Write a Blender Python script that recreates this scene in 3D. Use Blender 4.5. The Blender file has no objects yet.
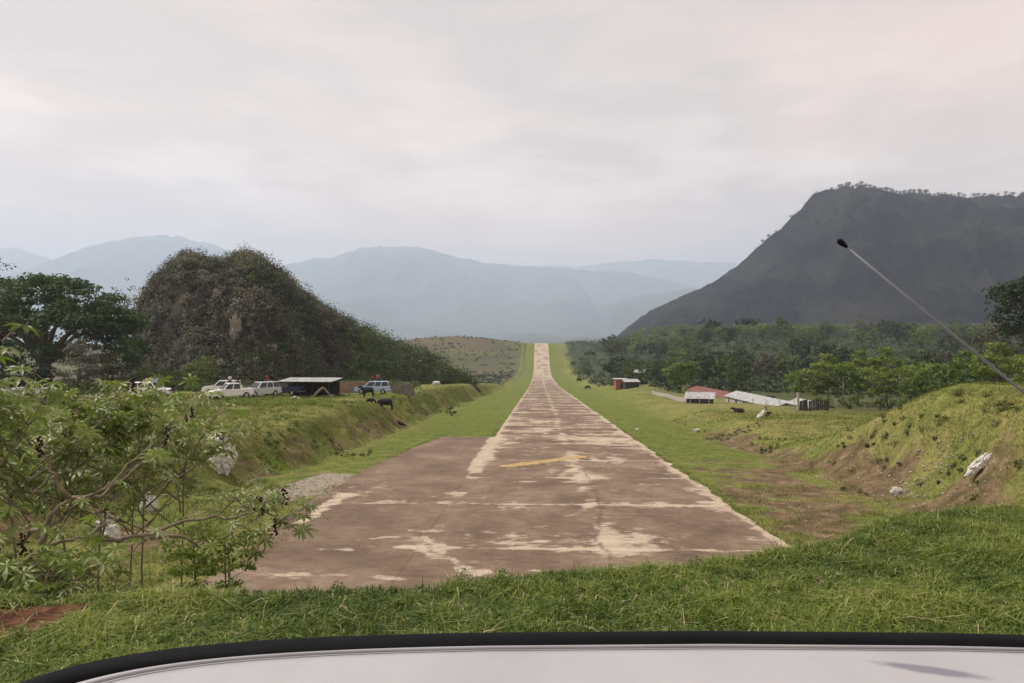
import bpy, bmesh, math, random
import numpy as np
from mathutils import Vector, Matrix, noise as mnoise

R = math.radians
sc = bpy.context.scene
col = sc.collection
F = 760.0            # focal length in pixels at 1024 wide
HY = 345.0           # row of the level horizon

# ------------------------------------------------------------------ camera
YAW = math.atan(27 / F)
PITCH = math.atan((HY - 341.5) / F)
cam = bpy.data.cameras.new('camera')
cam.sensor_width = 36
cam.lens = 36 * F / 1024
cam.clip_start = 0.05
cam.clip_end = 60000
camo = bpy.data.objects.new('camera', cam)
camo.location = (0, 0, 0)
camo.rotation_euler = (math.pi / 2 + PITCH, 0, YAW)
col.objects.link(camo)
sc.camera = camo

# ------------------------------------------------------------------ world, sun, exposure
SUN_EL, SUN_AZ = 52, -70          # azimuth measured from +Y towards +X
w = bpy.data.worlds.new('World')
sc.world = w
w.use_nodes = True
nt = w.node_tree
nt.nodes.clear()
def wn(t, **k):
    n = nt.nodes.new(t)
    for a, b in k.items(): setattr(n, a, b)
    return n
out = wn('ShaderNodeOutputWorld')
bg = wn('ShaderNodeBackground')
sky = wn('ShaderNodeTexSky', sky_type='NISHITA', sun_disc=False)
sky.sun_elevation = R(SUN_EL)
sky.sun_rotation = R(SUN_AZ)
sky.air_density = 1.5; sky.dust_density = 4
scl = wn('ShaderNodeVectorMath', operation='SCALE'); scl.inputs['Scale'].default_value = 0.09
nt.links.new(sky.outputs[0], scl.inputs[0])
tc = wn('ShaderNodeTexCoord')
sep = wn('ShaderNodeSeparateXYZ'); nt.links.new(tc.outputs['Generated'], sep.inputs[0])
# clouds: direction flattened so that they stretch along the horizon
mp = wn('ShaderNodeMapping'); mp.inputs['Scale'].default_value = (1, 1, 3.2)
nt.links.new(tc.outputs['Generated'], mp.inputs[0])
n1 = wn('ShaderNodeTexNoise'); n1.inputs['Scale'].default_value = 3.0; n1.inputs['Detail'].default_value = 7
n1.inputs['Roughness'].default_value = 0.55; n1.inputs['Distortion'].default_value = 0.3
nt.links.new(mp.outputs[0], n1.inputs['Vector'])
n2 = wn('ShaderNodeTexNoise'); n2.inputs['Scale'].default_value = 1.3; n2.inputs['Detail'].default_value = 3
nt.links.new(mp.outputs[0], n2.inputs['Vector'])
cr = wn('ShaderNodeValToRGB')
cr.color_ramp.elements[0].position = 0.40; cr.color_ramp.elements[0].color = (0.80, 0.70, 0.635, 1)
cr.color_ramp.elements[1].position = 0.62; cr.color_ramp.elements[1].color = (1.06, 0.86, 0.75, 1)
nt.links.new(n1.outputs['Fac'], cr.inputs[0])
cr2 = wn('ShaderNodeValToRGB')
cr2.color_ramp.elements[0].position = 0.35; cr2.color_ramp.elements[0].color = (0.93, 0.96, 0.99, 1)
cr2.color_ramp.elements[1].position = 0.65; cr2.color_ramp.elements[1].color = (1.03, 1.0, 0.975, 1)
nt.links.new(n2.outputs['Fac'], cr2.inputs[0])
mul = wn('ShaderNodeVectorMath', operation='MULTIPLY')
nt.links.new(cr.outputs[0], mul.inputs[0]); nt.links.new(cr2.outputs[0], mul.inputs[1])
mix = wn('ShaderNodeMix', data_type='RGBA'); mix.inputs[0].default_value = 0.90
nt.links.new(scl.outputs[0], mix.inputs[6]); nt.links.new(mul.outputs[0], mix.inputs[7])
er = wn('ShaderNodeValToRGB')
er.color_ramp.elements[0].position = 0.02; er.color_ramp.elements[0].color = (1.08, 0.92, 0.765, 1)
er.color_ramp.elements[1].position = 0.55; er.color_ramp.elements[1].color = (0.70, 0.68, 0.655, 1)
nt.links.new(sep.outputs['Z'], er.inputs[0])
m3 = wn('ShaderNodeVectorMath', operation='MULTIPLY'); nt.links.new(mix.outputs[2], m3.inputs[0]); nt.links.new(er.outputs[0], m3.inputs[1])
# low banks of soft cumulus
n5 = wn('ShaderNodeTexNoise'); n5.inputs['Scale'].default_value = 6.5; n5.inputs['Detail'].default_value = 6; n5.inputs['Roughness'].default_value = 0.5
nt.links.new(mp.outputs[0], n5.inputs['Vector'])
c5 = wn('ShaderNodeValToRGB'); c5.color_ramp.elements[0].position = 0.47; c5.color_ramp.elements[0].color = (0, 0, 0, 1)
c5.color_ramp.elements[1].position = 0.64; c5.color_ramp.elements[1].color = (1, 1, 1, 1); nt.links.new(n5.outputs['Fac'], c5.inputs[0])
b5 = wn('ShaderNodeValToRGB'); b5.color_ramp.elements[0].position = 0.08; b5.color_ramp.elements[0].color = (0, 0, 0, 1)
b5.color_ramp.elements[1].position = 0.36; b5.color_ramp.elements[1].color = (0, 0, 0, 1)
e5 = b5.color_ramp.elements.new(0.19); e5.color = (0.42, 0.42, 0.42, 1); nt.links.new(sep.outputs['Z'], b5.inputs[0])
f5 = wn('ShaderNodeMath', operation='MULTIPLY'); nt.links.new(c5.outputs[0], f5.inputs[0]); nt.links.new(b5.outputs[0], f5.inputs[1])
x5 = wn('ShaderNodeMix', data_type='RGBA'); x5.inputs[7].default_value = (1.35, 1.12, 0.95, 1)
nt.links.new(f5.outputs[0], x5.inputs[0]); nt.links.new(m3.outputs[0], x5.inputs[6])
nt.links.new(x5.outputs[2], bg.inputs[0]); bg.inputs[1].default_value = 1.03
nt.links.new(bg.outputs[0], out.inputs[0])

sl = bpy.data.lights.new('sun', 'SUN')
sl.energy = 4.0; sl.angle = R(7); sl.color = (1.0, 0.95, 0.87)
so = bpy.data.objects.new('sun', sl)
d = Vector((math.sin(R(SUN_AZ)) * math.cos(R(SUN_EL)), math.cos(R(SUN_AZ)) * math.cos(R(SUN_EL)), math.sin(R(SUN_EL))))
so.rotation_euler = d.to_track_quat('Z', 'Y').to_euler()
so.location = (0, 0, 50)
col.objects.link(so)
sc.view_settings.view_transform = 'Standard'
sc.view_settings.look = 'None'
sc.view_settings.exposure = 0.30
sc.view_settings.gamma = 1
sc.view_settings.use_curve_mapping = False
sc.render.engine = 'CYCLES'
sc.cycles.volume_bounces = 4
sc.cycles.max_bounces = 8
sc.cycles.transparent_max_bounces = 8

random.seed(7)
rng = np.random.default_rng(7)

# ------------------------------------------------------------------ helpers
def at(px, py, dist):
    """the point seen at pixel (px, py) at a given distance along the view axis"""
    v = Vector(((px - 512) / F, (341.5 - py) / F, -1)) * dist
    return camo.rotation_euler.to_matrix() @ v

def hash2(ix, iy, s):
    h = (ix.astype(np.int64) * 374761393 + iy.astype(np.int64) * 668265263 + s * 1442695041) & 0x7fffffff
    h = ((h ^ (h >> 13)) * 1274126177) & 0x7fffffff
    h = h ^ (h >> 16)
    return (h & 0xffff) / 65535.0
def vnoise(x, y, s=0):
    x = np.asarray(x, float); y = np.asarray(y, float)
    ix = np.floor(x); iy = np.floor(y)
    fx = x - ix; fy = y - iy
    fx = fx * fx * fx * (fx * (fx * 6 - 15) + 10); fy = fy * fy * fy * (fy * (fy * 6 - 15) + 10)
    ix = ix.astype(np.int64); iy = iy.astype(np.int64)
    a = hash2(ix, iy, s); b = hash2(ix + 1, iy, s); c = hash2(ix, iy + 1, s); e = hash2(ix + 1, iy + 1, s)
    return (a + (b - a) * fx) * (1 - fy) + (c + (e - c) * fx) * fy
def fbm(x, y, octaves=4, s=0, gain=0.5):
    x = np.asarray(x, float); y = np.asarray(y, float)
    t = 0; a = 1; n = 0
    for o in range(octaves):
        t = t + a * (vnoise(x, y, s + o * 17) - 0.5); n += a
        x, y = x * 1.62 + y * 1.17 + 3.1, y * 1.62 - x * 1.17 + 7.7; a *= gain
    return t / n * 2          # about -1..1
def sst(a, b, x):
    t = np.clip((np.asarray(x, float) - a) / (b - a), 0, 1)
    return t * t * (3 - 2 * t)
def smax(a, b, k):
    h = np.clip(0.5 + 0.5 * (a - b) / k, 0, 1)
    return b * (1 - h) + a * h + k * h * (1 - h)

def np_mesh(name, verts, faces, mats, attrs=None, fattr=None, smooth=False, matidx=None):
    me = bpy.data.meshes.new(name)
    verts = np.asarray(verts, np.float32); faces = np.asarray(faces, np.int32)
    k = faces.shape[1]; n = len(faces)
    me.vertices.add(len(verts)); me.vertices.foreach_set('co', verts.ravel())
    me.loops.add(n * k); me.loops.foreach_set('vertex_index', faces.ravel())
    me.polygons.add(n); me.polygons.foreach_set('loop_start', np.arange(0, n * k, k, dtype=np.int32))
    if matidx is not None: me.polygons.foreach_set('material_index', np.asarray(matidx, np.int32))
    me.polygons.foreach_set('use_smooth', np.full(n, smooth))
    for m in (mats if isinstance(mats, (list, tuple)) else [mats]): me.materials.append(m)
    me.update(calc_edges=True)
    for a, v in (attrs or {}).items():
        at_ = me.attributes.new(a, 'FLOAT', 'POINT'); at_.data.foreach_set('value', np.asarray(v, np.float32))
    return me
def link(name, me, parent=None, loc=None, rotz=None):
    o = bpy.data.objects.new(name, me); col.objects.link(o)
    if parent: o.parent = parent
    if loc is not None: o.location = loc
    if rotz is not None: o.rotation_euler = (0, 0, rotz)
    return o
def tag(o, label=None, cat=None, group=None, kind=None):
    if label: o['label'] = label
    if cat: o['category'] = cat
    if group: o['group'] = group
    if kind: o['kind'] = kind
    return o
def empty(name, loc, rz=0):
    o = bpy.data.objects.new(name, None); col.objects.link(o)
    o.location = loc; o.rotation_euler = (0, 0, rz); o.empty_display_size = 0.3
    return o
KIDS = {}
def copy_tree(o, parent=None):
    c = o.copy(); col.objects.link(c)
    if parent: c.parent = parent
    for ch in [q for q in o.children]: copy_tree(ch, c)
    return c

def grid_mesh(name, X, Y, Z, mat, attrs=None, smooth=True):
    ny, nx = X.shape
    v = np.stack([X.ravel(), Y.ravel(), Z.ravel()], 1)
    i = np.arange(ny * nx).reshape(ny, nx)
    f = np.stack([i[:-1, :-1].ravel(), i[:-1, 1:].ravel(), i[1:, 1:].ravel(), i[1:, :-1].ravel()], 1)
    return np_mesh(name, v, f, mat, {a: b.ravel() for a, b in (attrs or {}).items()}, smooth=smooth)

class MB:
    """collects boxes, prisms and tubes of one part into one mesh"""
    def __init__(s): s.bm = bmesh.new()
    def box(s, c, size, rot=None, bevel=0):
        m = Matrix.Translation(c) @ (rot.to_4x4() if rot else Matrix()) @ Matrix.Diagonal((*size, 1))
        r = bmesh.ops.create_cube(s.bm, size=1, matrix=m)
        if bevel:
            es = list({e for v in r['verts'] for e in v.link_edges})
            bmesh.ops.bevel(s.bm, geom=es, offset=bevel, segments=2, affect='EDGES', profile=0.5)
        return s
    def poly(s, pts):
        s.bm.faces.new([s.bm.verts.new(p) for p in pts]); return s
    def prism(s, pts2, y0, y1, bevel=0):
        """side outline (x, z) extruded across y"""
        a = [s.bm.verts.new((x, y0, z)) for x, z in pts2]; b = [s.bm.verts.new((x, y1, z)) for x, z in pts2]
        n = len(pts2); fs = [s.bm.faces.new(a), s.bm.faces.new(b[::-1])]
        for i in range(n): fs.append(s.bm.faces.new((a[i], b[i], b[(i + 1) % n], a[(i + 1) % n])))
        if bevel:
            es = list({e for f in fs[:2] for e in f.edges})
            bmesh.ops.bevel(s.bm, geom=es, offset=bevel, segments=2, affect='EDGES', profile=0.5)
        return s
    def tube(s, pts, rads, n=8, cap=True):
        pts = [Vector(p) for p in pts]
        if not isinstance(rads, (list, tuple)): rads = [rads] * len(pts)
        rings = []
        for i, p in enumerate(pts):
            t = (pts[min(i + 1, len(pts) - 1)] - pts[max(i - 1, 0)]).normalized()
            u = t.orthogonal().normalized() if i == 0 else (u - t * u.dot(t)).normalized()
            vv = t.cross(u)
            rings.append([s.bm.verts.new(p + (u * math.cos(2 * math.pi * k / n) + vv * math.sin(2 * math.pi * k / n)) * rads[i]) for k in range(n)])
        for a, b in zip(rings, rings[1:]):
            for k in range(n): s.bm.faces.new((a[k], a[(k + 1) % n], b[(k + 1) % n], b[k]))
        if cap:
            s.bm.faces.new(rings[0][::-1]); s.bm.faces.new(rings[-1])
        return s
    def build(s, name, mat, parent=None, smooth=False):
        me = bpy.data.meshes.new(name)
        bmesh.ops.recalc_face_normals(s.bm, faces=s.bm.faces[:])
        s.bm.to_mesh(me); s.bm.free()
        for m in (mat if isinstance(mat, (list, tuple)) else [mat]): me.materials.append(m)
        if smooth:
            me.polygons.foreach_set('use_smooth', [True] * len(me.polygons))
        return link(name, me, parent)

# ------------------------------------------------------------------ materials
class Mat:
    def __init__(s, name, rough=0.8, spec=0.3):
        s.m = bpy.data.materials.new(name); s.m.use_nodes = True
        s.t = s.m.node_tree; s.b = s.t.nodes['Principled BSDF']
        s.b.inputs['Roughness'].default_value = rough
        s.b.inputs['Specular IOR Level'].default_value = spec
    def n(s, typ, **k):
        x = s.t.nodes.new(typ)
        for a, b in k.items(): setattr(x, a, b)
        return x
    def l(s, a, b): s.t.links.new(a, b)
    def attr(s, name): return s.n('ShaderNodeAttribute', attribute_name=name).outputs['Fac']
    def noise(s, scale, detail=4, rough=0.55, stretch=None, coord='Object', dist=0):
        c = s.n('ShaderNodeTexCoord').outputs[coord]
        if stretch:
            mp = s.n('ShaderNodeMapping'); mp.inputs['Scale'].default_value = stretch; s.l(c, mp.inputs[0]); c = mp.outputs[0]
        x = s.n('ShaderNodeTexNoise'); x.inputs['Scale'].default_value = scale; x.inputs['Detail'].default_value = detail
        x.inputs['Roughness'].default_value = rough; x.inputs['Distortion'].default_value = dist
        s.l(c, x.inputs['Vector']); return x.outputs['Fac']
    def ramp(s, fac, stops):
        r = s.n('ShaderNodeValToRGB'); e = r.color_ramp.elements
        while len(e) < len(stops): e.new(0.5)
        for q, (p, c) in zip(e, stops):
            q.position = p; q.color = (*c, 1) if len(c) == 3 else c
        s.l(fac, r.inputs[0]); return r.outputs[0]
    def mix(s, fac, a, b, blend='MIX'):
        x = s.n('ShaderNodeMix', data_type='RGBA', blend_type=blend)
        for i, v in ((0, fac), (6, a), (7, b)):
            if isinstance(v, (int, float)): x.inputs[i].default_value = v
            elif isinstance(v, tuple): x.inputs[i].default_value = (*v, 1)
            else: s.l(v, x.inputs[i])
        return x.outputs[2]
    def math(s, op, a, b=0.0, clamp=False):
        x = s.n('ShaderNodeMath', operation=op, use_clamp=clamp)
        for i, v in ((0, a), (1, b)):
            if isinstance(v, (int, float)): x.inputs[i].default_value = v
            else: s.l(v, x.inputs[i])
        return x.outputs[0]
    def color(s, c):
        if isinstance(c, tuple): s.b.inputs['Base Color'].default_value = (*c, 1)
        else: s.l(c, s.b.inputs['Base Color'])
        return s
    def bump(s, h, strength=0.5, dist=0.05):
        x = s.n('ShaderNodeBump'); x.inputs['Strength'].default_value = strength; x.inputs['Distance'].default_value = dist
        s.l(h, x.inputs['Height']); s.l(x.outputs[0], s.b.inputs['Normal']); return s

def g3(v): return (v, v, v)
def simple(name, c, rough=0.7, spec=0.3, var=0.25, scale=6, metal=0):
    m = Mat(name, rough, spec)
    m.color(m.ramp(m.noise(scale, 5), [(0.3, tuple(q * (1 - var) for q in c)), (0.7, tuple(min(1, q * (1 + var)) for q in c))]))
    m.b.inputs['Metallic'].default_value = metal
    return m.m
def leaf_mat(name, cols, rough=0.6, trans=0.25, spec=0.3, objvar=True):
    """leaf colour: per leaf random value 'rnd' (leaf and clump), plus a slight tint per plant"""
    m = Mat(name, rough, spec)
    a = m.attr('rnd')
    if objvar:
        oi = m.n('ShaderNodeObjectInfo').outputs['Random']
        a = m.math('ADD', m.math('MULTIPLY', a, 0.55), m.math('MULTIPLY', oi, 0.45))
    n = len(cols)
    c = m.ramp(a, [(i / (n - 1), q) for i, q in enumerate(cols)])
    m.color(c)
    if trans:
        tr = m.n('ShaderNodeBsdfTranslucent'); m.l(c, tr.inputs[0])
        ms = m.n('ShaderNodeMixShader'); ms.inputs[0].default_value = trans
        m.l(m.b.outputs[0], ms.inputs[1]); m.l(tr.outputs[0], ms.inputs[2])
        m.l(ms.outputs[0], m.t.nodes['Material Output'].inputs[0])
    return m.m

# ------------------------------------------------------------------ the lie of the land
def prof(pts, sm=25):
    ys = np.arange(-400, 3000, 1.0)
    z = np.interp(ys, [p[0] for p in pts], [p[1] for p in pts])
    k = np.hanning(2 * sm + 1); k /= k.sum()
    zz = np.convolve(np.pad(z, sm, mode='edge'), k, 'valid')
    return lambda y: np.interp(y, ys, zz)
zr = prof([(-400, -6.6), (0, -6.6), (355, -19.5), (560, -23.6), (640, -21.8), (734, -9.5), (789, 0.3), (830, 2.0), (860, 1.5), (1100, -18), (1500, -34)], 14)
zleft = prof([(-400, -5.2), (0, -5.2), (30, -5.6), (50, -6), (95, -6.4), (140, -8), (220, -11), (355, -18.3), (560, -22.8), (640, -21.0), (734, -8.9), (788, 0.6), (900, 1), (1100, -18), (1500, -34)], 14)
zright = prof([(-400, -4), (0, -4.6), (60, -6.9), (100, -8.9), (150, -11.4), (200, -13.2), (260, -13.5), (350, -13), (500, -8), (640, -4), (760, 1), (880, 3), (1100, -15), (1500, -34)], 14)

def footL(y): return np.interp(y, [-50, 6, 12, 20, 30, 40, 50, 84, 134, 223, 350, 600, 800], [-9, -10, -13, -19, -20, -18.5, -16, -15.6, -15.7, -14.5, -14, -12, -12])
def footR(y): return np.interp(y, [-50, 15, 36, 60, 87, 120, 200, 800], [16, 17, 17, 17.4, 18.2, 18, 20, 22])
def edge(x): return np.interp(x, [-30, -12, -5, -2, 0, 1.5, 3, 4.2, 6, 12, 30], [8.8, 6.4, 6.1, 6.45, 7.0, 7.5, 8.2, 9.3, 10.0, 10.4, 10.4])

def terrain(x, y):
    x = np.asarray(x, float); y = np.asarray(y, float)
    base = zr(y)
    nb = fbm(x / 7, y / 7, 4, 3)
    nb2 = fbm(x / 2.1, y / 2.1, 3, 9)
    # left bank and the plateau above it
    fl = footL(y) + nb * 1.1 + nb2 * 0.35
    wl = 4.5 + 1.5 * fbm(y / 11, y * 0, 2, 21)
    tl = sst(0, 1, (fl - x) / wl)
    topl = zleft(y) + 0.35 * fbm(x / 13, y / 13, 3, 31) * sst(0, 30, y)
    topl = topl + 8.5 * np.exp(-((x + 92) / 60) ** 2 - ((y - 800) / 90) ** 2)
    topl = topl + 1.3 * np.exp(-((x + 16.5) / 3.0) ** 2 - ((y - 150) / 40) ** 2) * 0
    z = base + (topl - base) * tl
    # right bank
    fr = footR(y) + nb * 0.9 + nb2 * 0.3
    far = sst(170, 330, y)
    wr = 5.5 * (1 - far) + 26 * far
    tr = sst(0, 1, (x - fr) / wr)
    topr = zright(y) + 0.3 * fbm(x / 11, y / 11, 3, 41)
    topr = topr + 12 * sst(60, 150, x) * sst(330, 470, y) * (1 - sst(1000, 1300, y))
    # the mound beside the ditch
    md = sst(12, 30, y) * (1 - sst(46, 62, y)) * sst(0, 9, x - fr) * (1 - 0.7 * sst(60, 100, x))
    topr = topr + (3.9 + 0.5 * fbm(x / 5, y / 5, 3, 51)) * md
    z = np.where(x > 0, base + (topr - base) * tr, z)
    # old dug hollow behind the mound, by the small scarp
    z = z - 0.9 * np.exp(-((x - 23) / 3.2) ** 2 - ((y - 66) / 7) ** 2)
    # rubble and tussocks on both banks
    onb = np.maximum(tl * (1 - tl), tr * (1 - tr)) * 4
    near = np.exp(-y / 160)
    z = z + onb * near * (0.42 * nb2 + 0.30 * fbm(x / 0.7, y / 0.7, 3, 61))
    off = np.maximum(sst(9.6, 12, x), sst(-11.2, -13.5, x)) if False else np.where(x > 0, sst(9.6, 12, x), sst(11.4, 14, -x))
    z = z + off * 0.06 * fbm(x / 1.3, y / 1.3, 3, 71)
    # far terrain
    far2 = sst(900, 1600, y)
    z = z + far2 * 5 * fbm(x / 400, y / 400, 4, 81)
    # the bank the truck stands on
    e = edge(x) + 0.18 * fbm(x / 1.2, y * 0 + 4, 3, 91)
    sl_ = -2.10 - 0.66 * np.maximum(0, y - e) - 0.05 * np.exp(-((y - e) / 1.5) ** 2)
    sl_ = sl_ + 0.035 * fbm(x / 0.9, y / 0.9, 3, 95)
    sl_ = np.where(y < e + 26, sl_, -60)
    inset = sst(9.4, 12, np.abs(x)) * 0 + 1
    z = smax(sl_, z, 0.35) - 0.0
    return z

def T(x, y): return float(terrain(np.array([x]), np.array([y]))[0])
def ground_at(px, py, dmax=900):
    """where the line of sight through a pixel first meets the land"""
    ds = np.geomspace(3, dmax, 1500)
    p1 = at(px, py, 1.0)
    zz = terrain(p1.x * ds, p1.y * ds); hit = np.nonzero(p1.z * ds <= zz)[0]
    dd = ds[hit[0]] if len(hit) else dmax
    return Vector((p1.x * dd, p1.y * dd, T(p1.x * dd, p1.y * dd))), dd
def stand(px, dist):
    """a spot on the land at a bearing and distance"""
    p = at(px, HY, dist); return Vector((p.x, p.y, T(p.x, p.y)))

def axis(core, half, step, growth, limit, start=None):
    a = [0.0]; s = step
    while a[-1] < limit:
        if a[-1] > half: s *= growth
        a.append(a[-1] + s)
    return np.array(a)
ax = axis(0, 32, 0.22, 1.035, 26000)
xs = np.concatenate([-ax[:0:-1], ax])
ya = [-60.0, -40, -25, -15, -10, -7, -5, -3.5, -2, -1]
y = 0.0; s = 0.16
while y < 24000:
    ya.append(y)
    s = 0.16 if y < 14 else max(0.16, min(y * 0.0085, 400))
    y += s
ys = np.array(ya)
X, Y = np.meshgrid(xs, ys)
Z = terrain(X, Y)
RX0, RX1 = -4.55, 9.45
# sink the land below the concrete
onrw = (X > RX0 + 0.1) & (X < RX1 - 0.1) & (Y > 19.0) & (Y < 858)
onap = (X > -10.6) & (X <= RX0 + 0.2) & (Y > 19.0) & (Y < 77.5)
Z = np.where(onrw | onap, Z - 0.12, Z)

# what grows or lies bare where (shapes of their own)
nA = fbm(X / 9, Y / 9, 5, 101); nB = fbm(X / 2.5, Y / 2.5, 4, 111); nC = fbm(X / 0.8, Y / 0.8, 3, 121)
dL = footL(Y) - X; dR = X - footR(Y)
dirt = np.zeros_like(X)
bank = np.exp(-((dR - 1.2) / 2.2) ** 2) * (1 - sst(75, 115, Y)) * (Y > 10)
bankl = np.exp(-((dL - 1.2) / 2.0) ** 2) * (1 - sst(100, 150, Y)) * (Y > 10)
dirt = np.maximum(dirt, 0.72 * sst(0.25, 0.95, bank * .85 + 0.8 * nB + 0.35 * nA))
dirt = np.maximum(dirt, 0.62 * sst(0.45, 1.0, bankl * .85 + 0.8 * nB + 0.3 * nA))
ditch = sst(9, 11.5, X) * (1 - sst(15, 19, X)) * (1 - sst(48, 66, Y)) * (Y > 10)
dirt = np.maximum(dirt, 0.85 * sst(0.25, 0.95, ditch * 0.8 + 0.7 * nB + 0.3 * nA) * (ditch > 0.01))
lawnl = sst(13.5, 11, -X) * 0
rub = np.exp(-((X + 13.2) / 2.4) ** 2 - ((Y - 44) / 6.5) ** 2)
trk = np.exp(-((X + 15) / 3.5) ** 2 - ((Y - 29) / 7.5) ** 2)
gravel = sst(0.3, 0.7, rub + 0.25 * nB)
dirt = np.maximum(dirt, np.maximum(gravel * 0.6, .8 * sst(.3, .9, trk * .8 + .6 * nB)))
soil = np.exp(-((X + 4.05) / 0.62) ** 2 - ((Y - 5.75) / 0.6) ** 2)
soil = sst(0.35, 0.6, soil + 0.22 * nC + 0.12 * nB)
lush = np.zeros_like(X)
strip = np.where(X < 2, sst(17, 12.5, -X + 0.8 * nA), sst(20 + 5, 14, X + 2 * nA)) * sst(48, 68, Y)
lush = np.clip(strip, 0, 1) * (.55 + .45 * sst(-.5, .4, nA))
lush = np.maximum(lush, (Y < 13) * 0.55)
dry = sst(-0.2, 0.5, nA + 0.35 * nB + 0.35 * (X > 17) * (Y > 55) * (Y < 170))
brushfar = sst(-14, -22, X) * 0 + ((X < -17) & (Y > 330)) * .55 + .45 * ((X < -17) & (Y > 330)) * sst(-0.35, 0.3, fbm(X / 40, Y / 22, 4, 131) + 0.35 * (Y < 640))
brown = np.exp(-((X + 42) / 22) ** 2 - ((Y - 560) / 90) ** 2) + .8 * sst(-30, -60, X) * sst(690, 760, Y) * (Y < 1000)
brown = np.clip(brown, 0, 1)
wood = sst(24, 60 - 28 * sst(250, 360, Y), X) * sst(175, 240, Y)
wood = np.maximum(wood, .75 * sst(30, 48, X - (Y - 100) * .12) * sst(88, 112, Y))
wood = np.maximum(wood, sst(900, 1100, Y))

m = Mat('ground_cover', 0.95, 0.1)
n_f = m.noise(9, 6, 0.65); n_m = m.noise(0.9, 5, 0.6); n_l = m.noise(0.12, 4, 0.5); n_s = m.noise(38, 4, 0.7)
grass = m.ramp(n_m, [(0.3, (0.090, 0.118, 0.024)), (0.5, (0.145, 0.168, 0.038)), (0.7, (0.215, 0.212, 0.060))])
dryg = m.ramp(n_m, [(0.3, (0.13, 0.135, 0.038)), (0.55, (0.225, 0.205, 0.068)), (0.75, (0.31, 0.255, 0.105))])
lushg = m.ramp(n_m, [(0.3, (0.085, 0.115, 0.022)), (0.55, (0.135, 0.165, 0.032)), (0.75, (0.20, 0.205, 0.055))])
dirtc = m.ramp(n_m, [(0.3, (0.085, 0.058, 0.034)), (0.5, (0.165, 0.112, 0.064)), (0.7, (0.26, 0.19, 0.115))])
c = m.mix(m.attr('dry'), grass, dryg)
c = m.mix(m.attr('lush'), c, lushg)
c = m.mix(m.attr('brush'), c, m.ramp(n_m, [(0.3, (0.05, 0.056, 0.030)), (0.7, (0.11, 0.115, 0.058))]))
c = m.mix(m.math('MULTIPLY', m.attr('brown'), 0.8), c, (0.13, 0.085, 0.065))
dd = m.math('ADD', m.attr('dirt'), m.math('MULTIPLY', m.math('SUBTRACT', n_f, 0.5), 1.3))
c = m.mix(m.ramp(dd, [(0.40, g3(0)), (0.68, g3(1))]), c, dirtc)
c = m.mix(m.ramp(m.math('ADD', m.attr('gravel'), m.math('SUBTRACT', n_f, 0.5)), [(0.45, g3(0)), (0.75, g3(1))]), c,
          m.ramp(n_s, [(0.3, (0.22, 0.18, 0.14)), (0.7, (0.42, 0.36, 0.29))]))
c = m.mix(m.attr('soil'), c, m.ramp(n_f, [(0.3, (0.075, 0.032, 0.018)), (0.7, (0.165, 0.075, 0.042))]))
c = m.mix(m.attr('wood'), c, m.ramp(n_l, [(0.3, (0.025, 0.035, 0.018)), (0.7, (0.05, 0.06, 0.03))]))
n_c = m.noise(2.6, 6, 0.7)
c = m.mix(m.ramp(n_c, [(0.52, g3(0)), (0.66, g3(0.55))]), c, (0.055, 0.060, 0.022))
c = m.mix(0.9, c, m.ramp(n_f, [(0.30, g3(0.45)), (0.5, g3(1.0)), (0.70, g3(1.5))]), 'MULTIPLY')
m.color(c)
m.bump(m.math('ADD', n_f, m.math('MULTIPLY', n_s, 0.4)), 0.9, 0.10)
GROUND = m.m
ter = link('ground', grid_mesh('ground', X, Y, Z, GROUND, dict(dirt=dirt, dry=dry, lush=lush, gravel=gravel, soil=soil, wood=wood, brush=brushfar, brown=brown)))
tag(ter, kind='structure')

# ------------------------------------------------------------------ concrete runway and its side apron
def concrete_mat():
    m = Mat('weathered_concrete', 0.85, 0.25)
    n1_ = m.noise(0.35, 5, 0.6, (1, 0.6, 1)); n2_ = m.noise(2.2, 6, 0.65, (1, 1.6, 1)); n3_ = m.noise(22, 5, 0.7)
    base = m.ramp(n1_, [(0.3, (0.110, 0.070, 0.046)), (0.5, (0.175, 0.116, 0.079)), (0.7, (0.255, 0.182, 0.130))])
    base = m.mix(0.6, base, m.ramp(n2_, [(0.3, g3(0.72)), (0.7, g3(1.25))]), 'MULTIPLY')
    pale = m.ramp(n3_, [(0.3, (0.36, 0.285, 0.205)), (0.7, (0.54, 0.445, 0.34))])
    f = m.math('ADD', m.attr('pale'), m.math('MULTIPLY', m.math('SUBTRACT', n2_, 0.5), 1.1))
    f = m.math('ADD', f, m.math('MULTIPLY', m.math('SUBTRACT', n3_, 0.5), 0.5))
    c = m.mix(m.ramp(f, [(0.36, g3(0)), (0.46, g3(0.14)), (0.60, g3(0.80)), (0.95, g3(1))]), base, pale)
    c = m.mix(m.attr('crack'), c, (0.07, 0.05, 0.035))
    c = m.mix(0.8, c, m.ramp(n3_, [(0.3, g3(0.72)), (0.7, g3(1.22))]), 'MULTIPLY')
    n4_ = m.noise(0.9, 6, 0.7, (1, 2.2, 1))
    c = m.mix(m.ramp(n4_, [(0.50, g3(0)), (0.64, g3(0.55))]), c, (0.085, 0.058, 0.042))
    m.color(c); m.bump(n3_, 0.4, 0.02)
    return m.m
CONC = concrete_mat()
def blob(X, Y, x, y, rx, ry, a=0):
    ca, sa = math.cos(a), math.sin(a); dx = X - x; dy = Y - y
    u = dx * ca + dy * sa; v = -dx * sa + dy * ca
    return np.exp(-(u / rx) ** 2 - (v / ry) ** 2)
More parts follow.
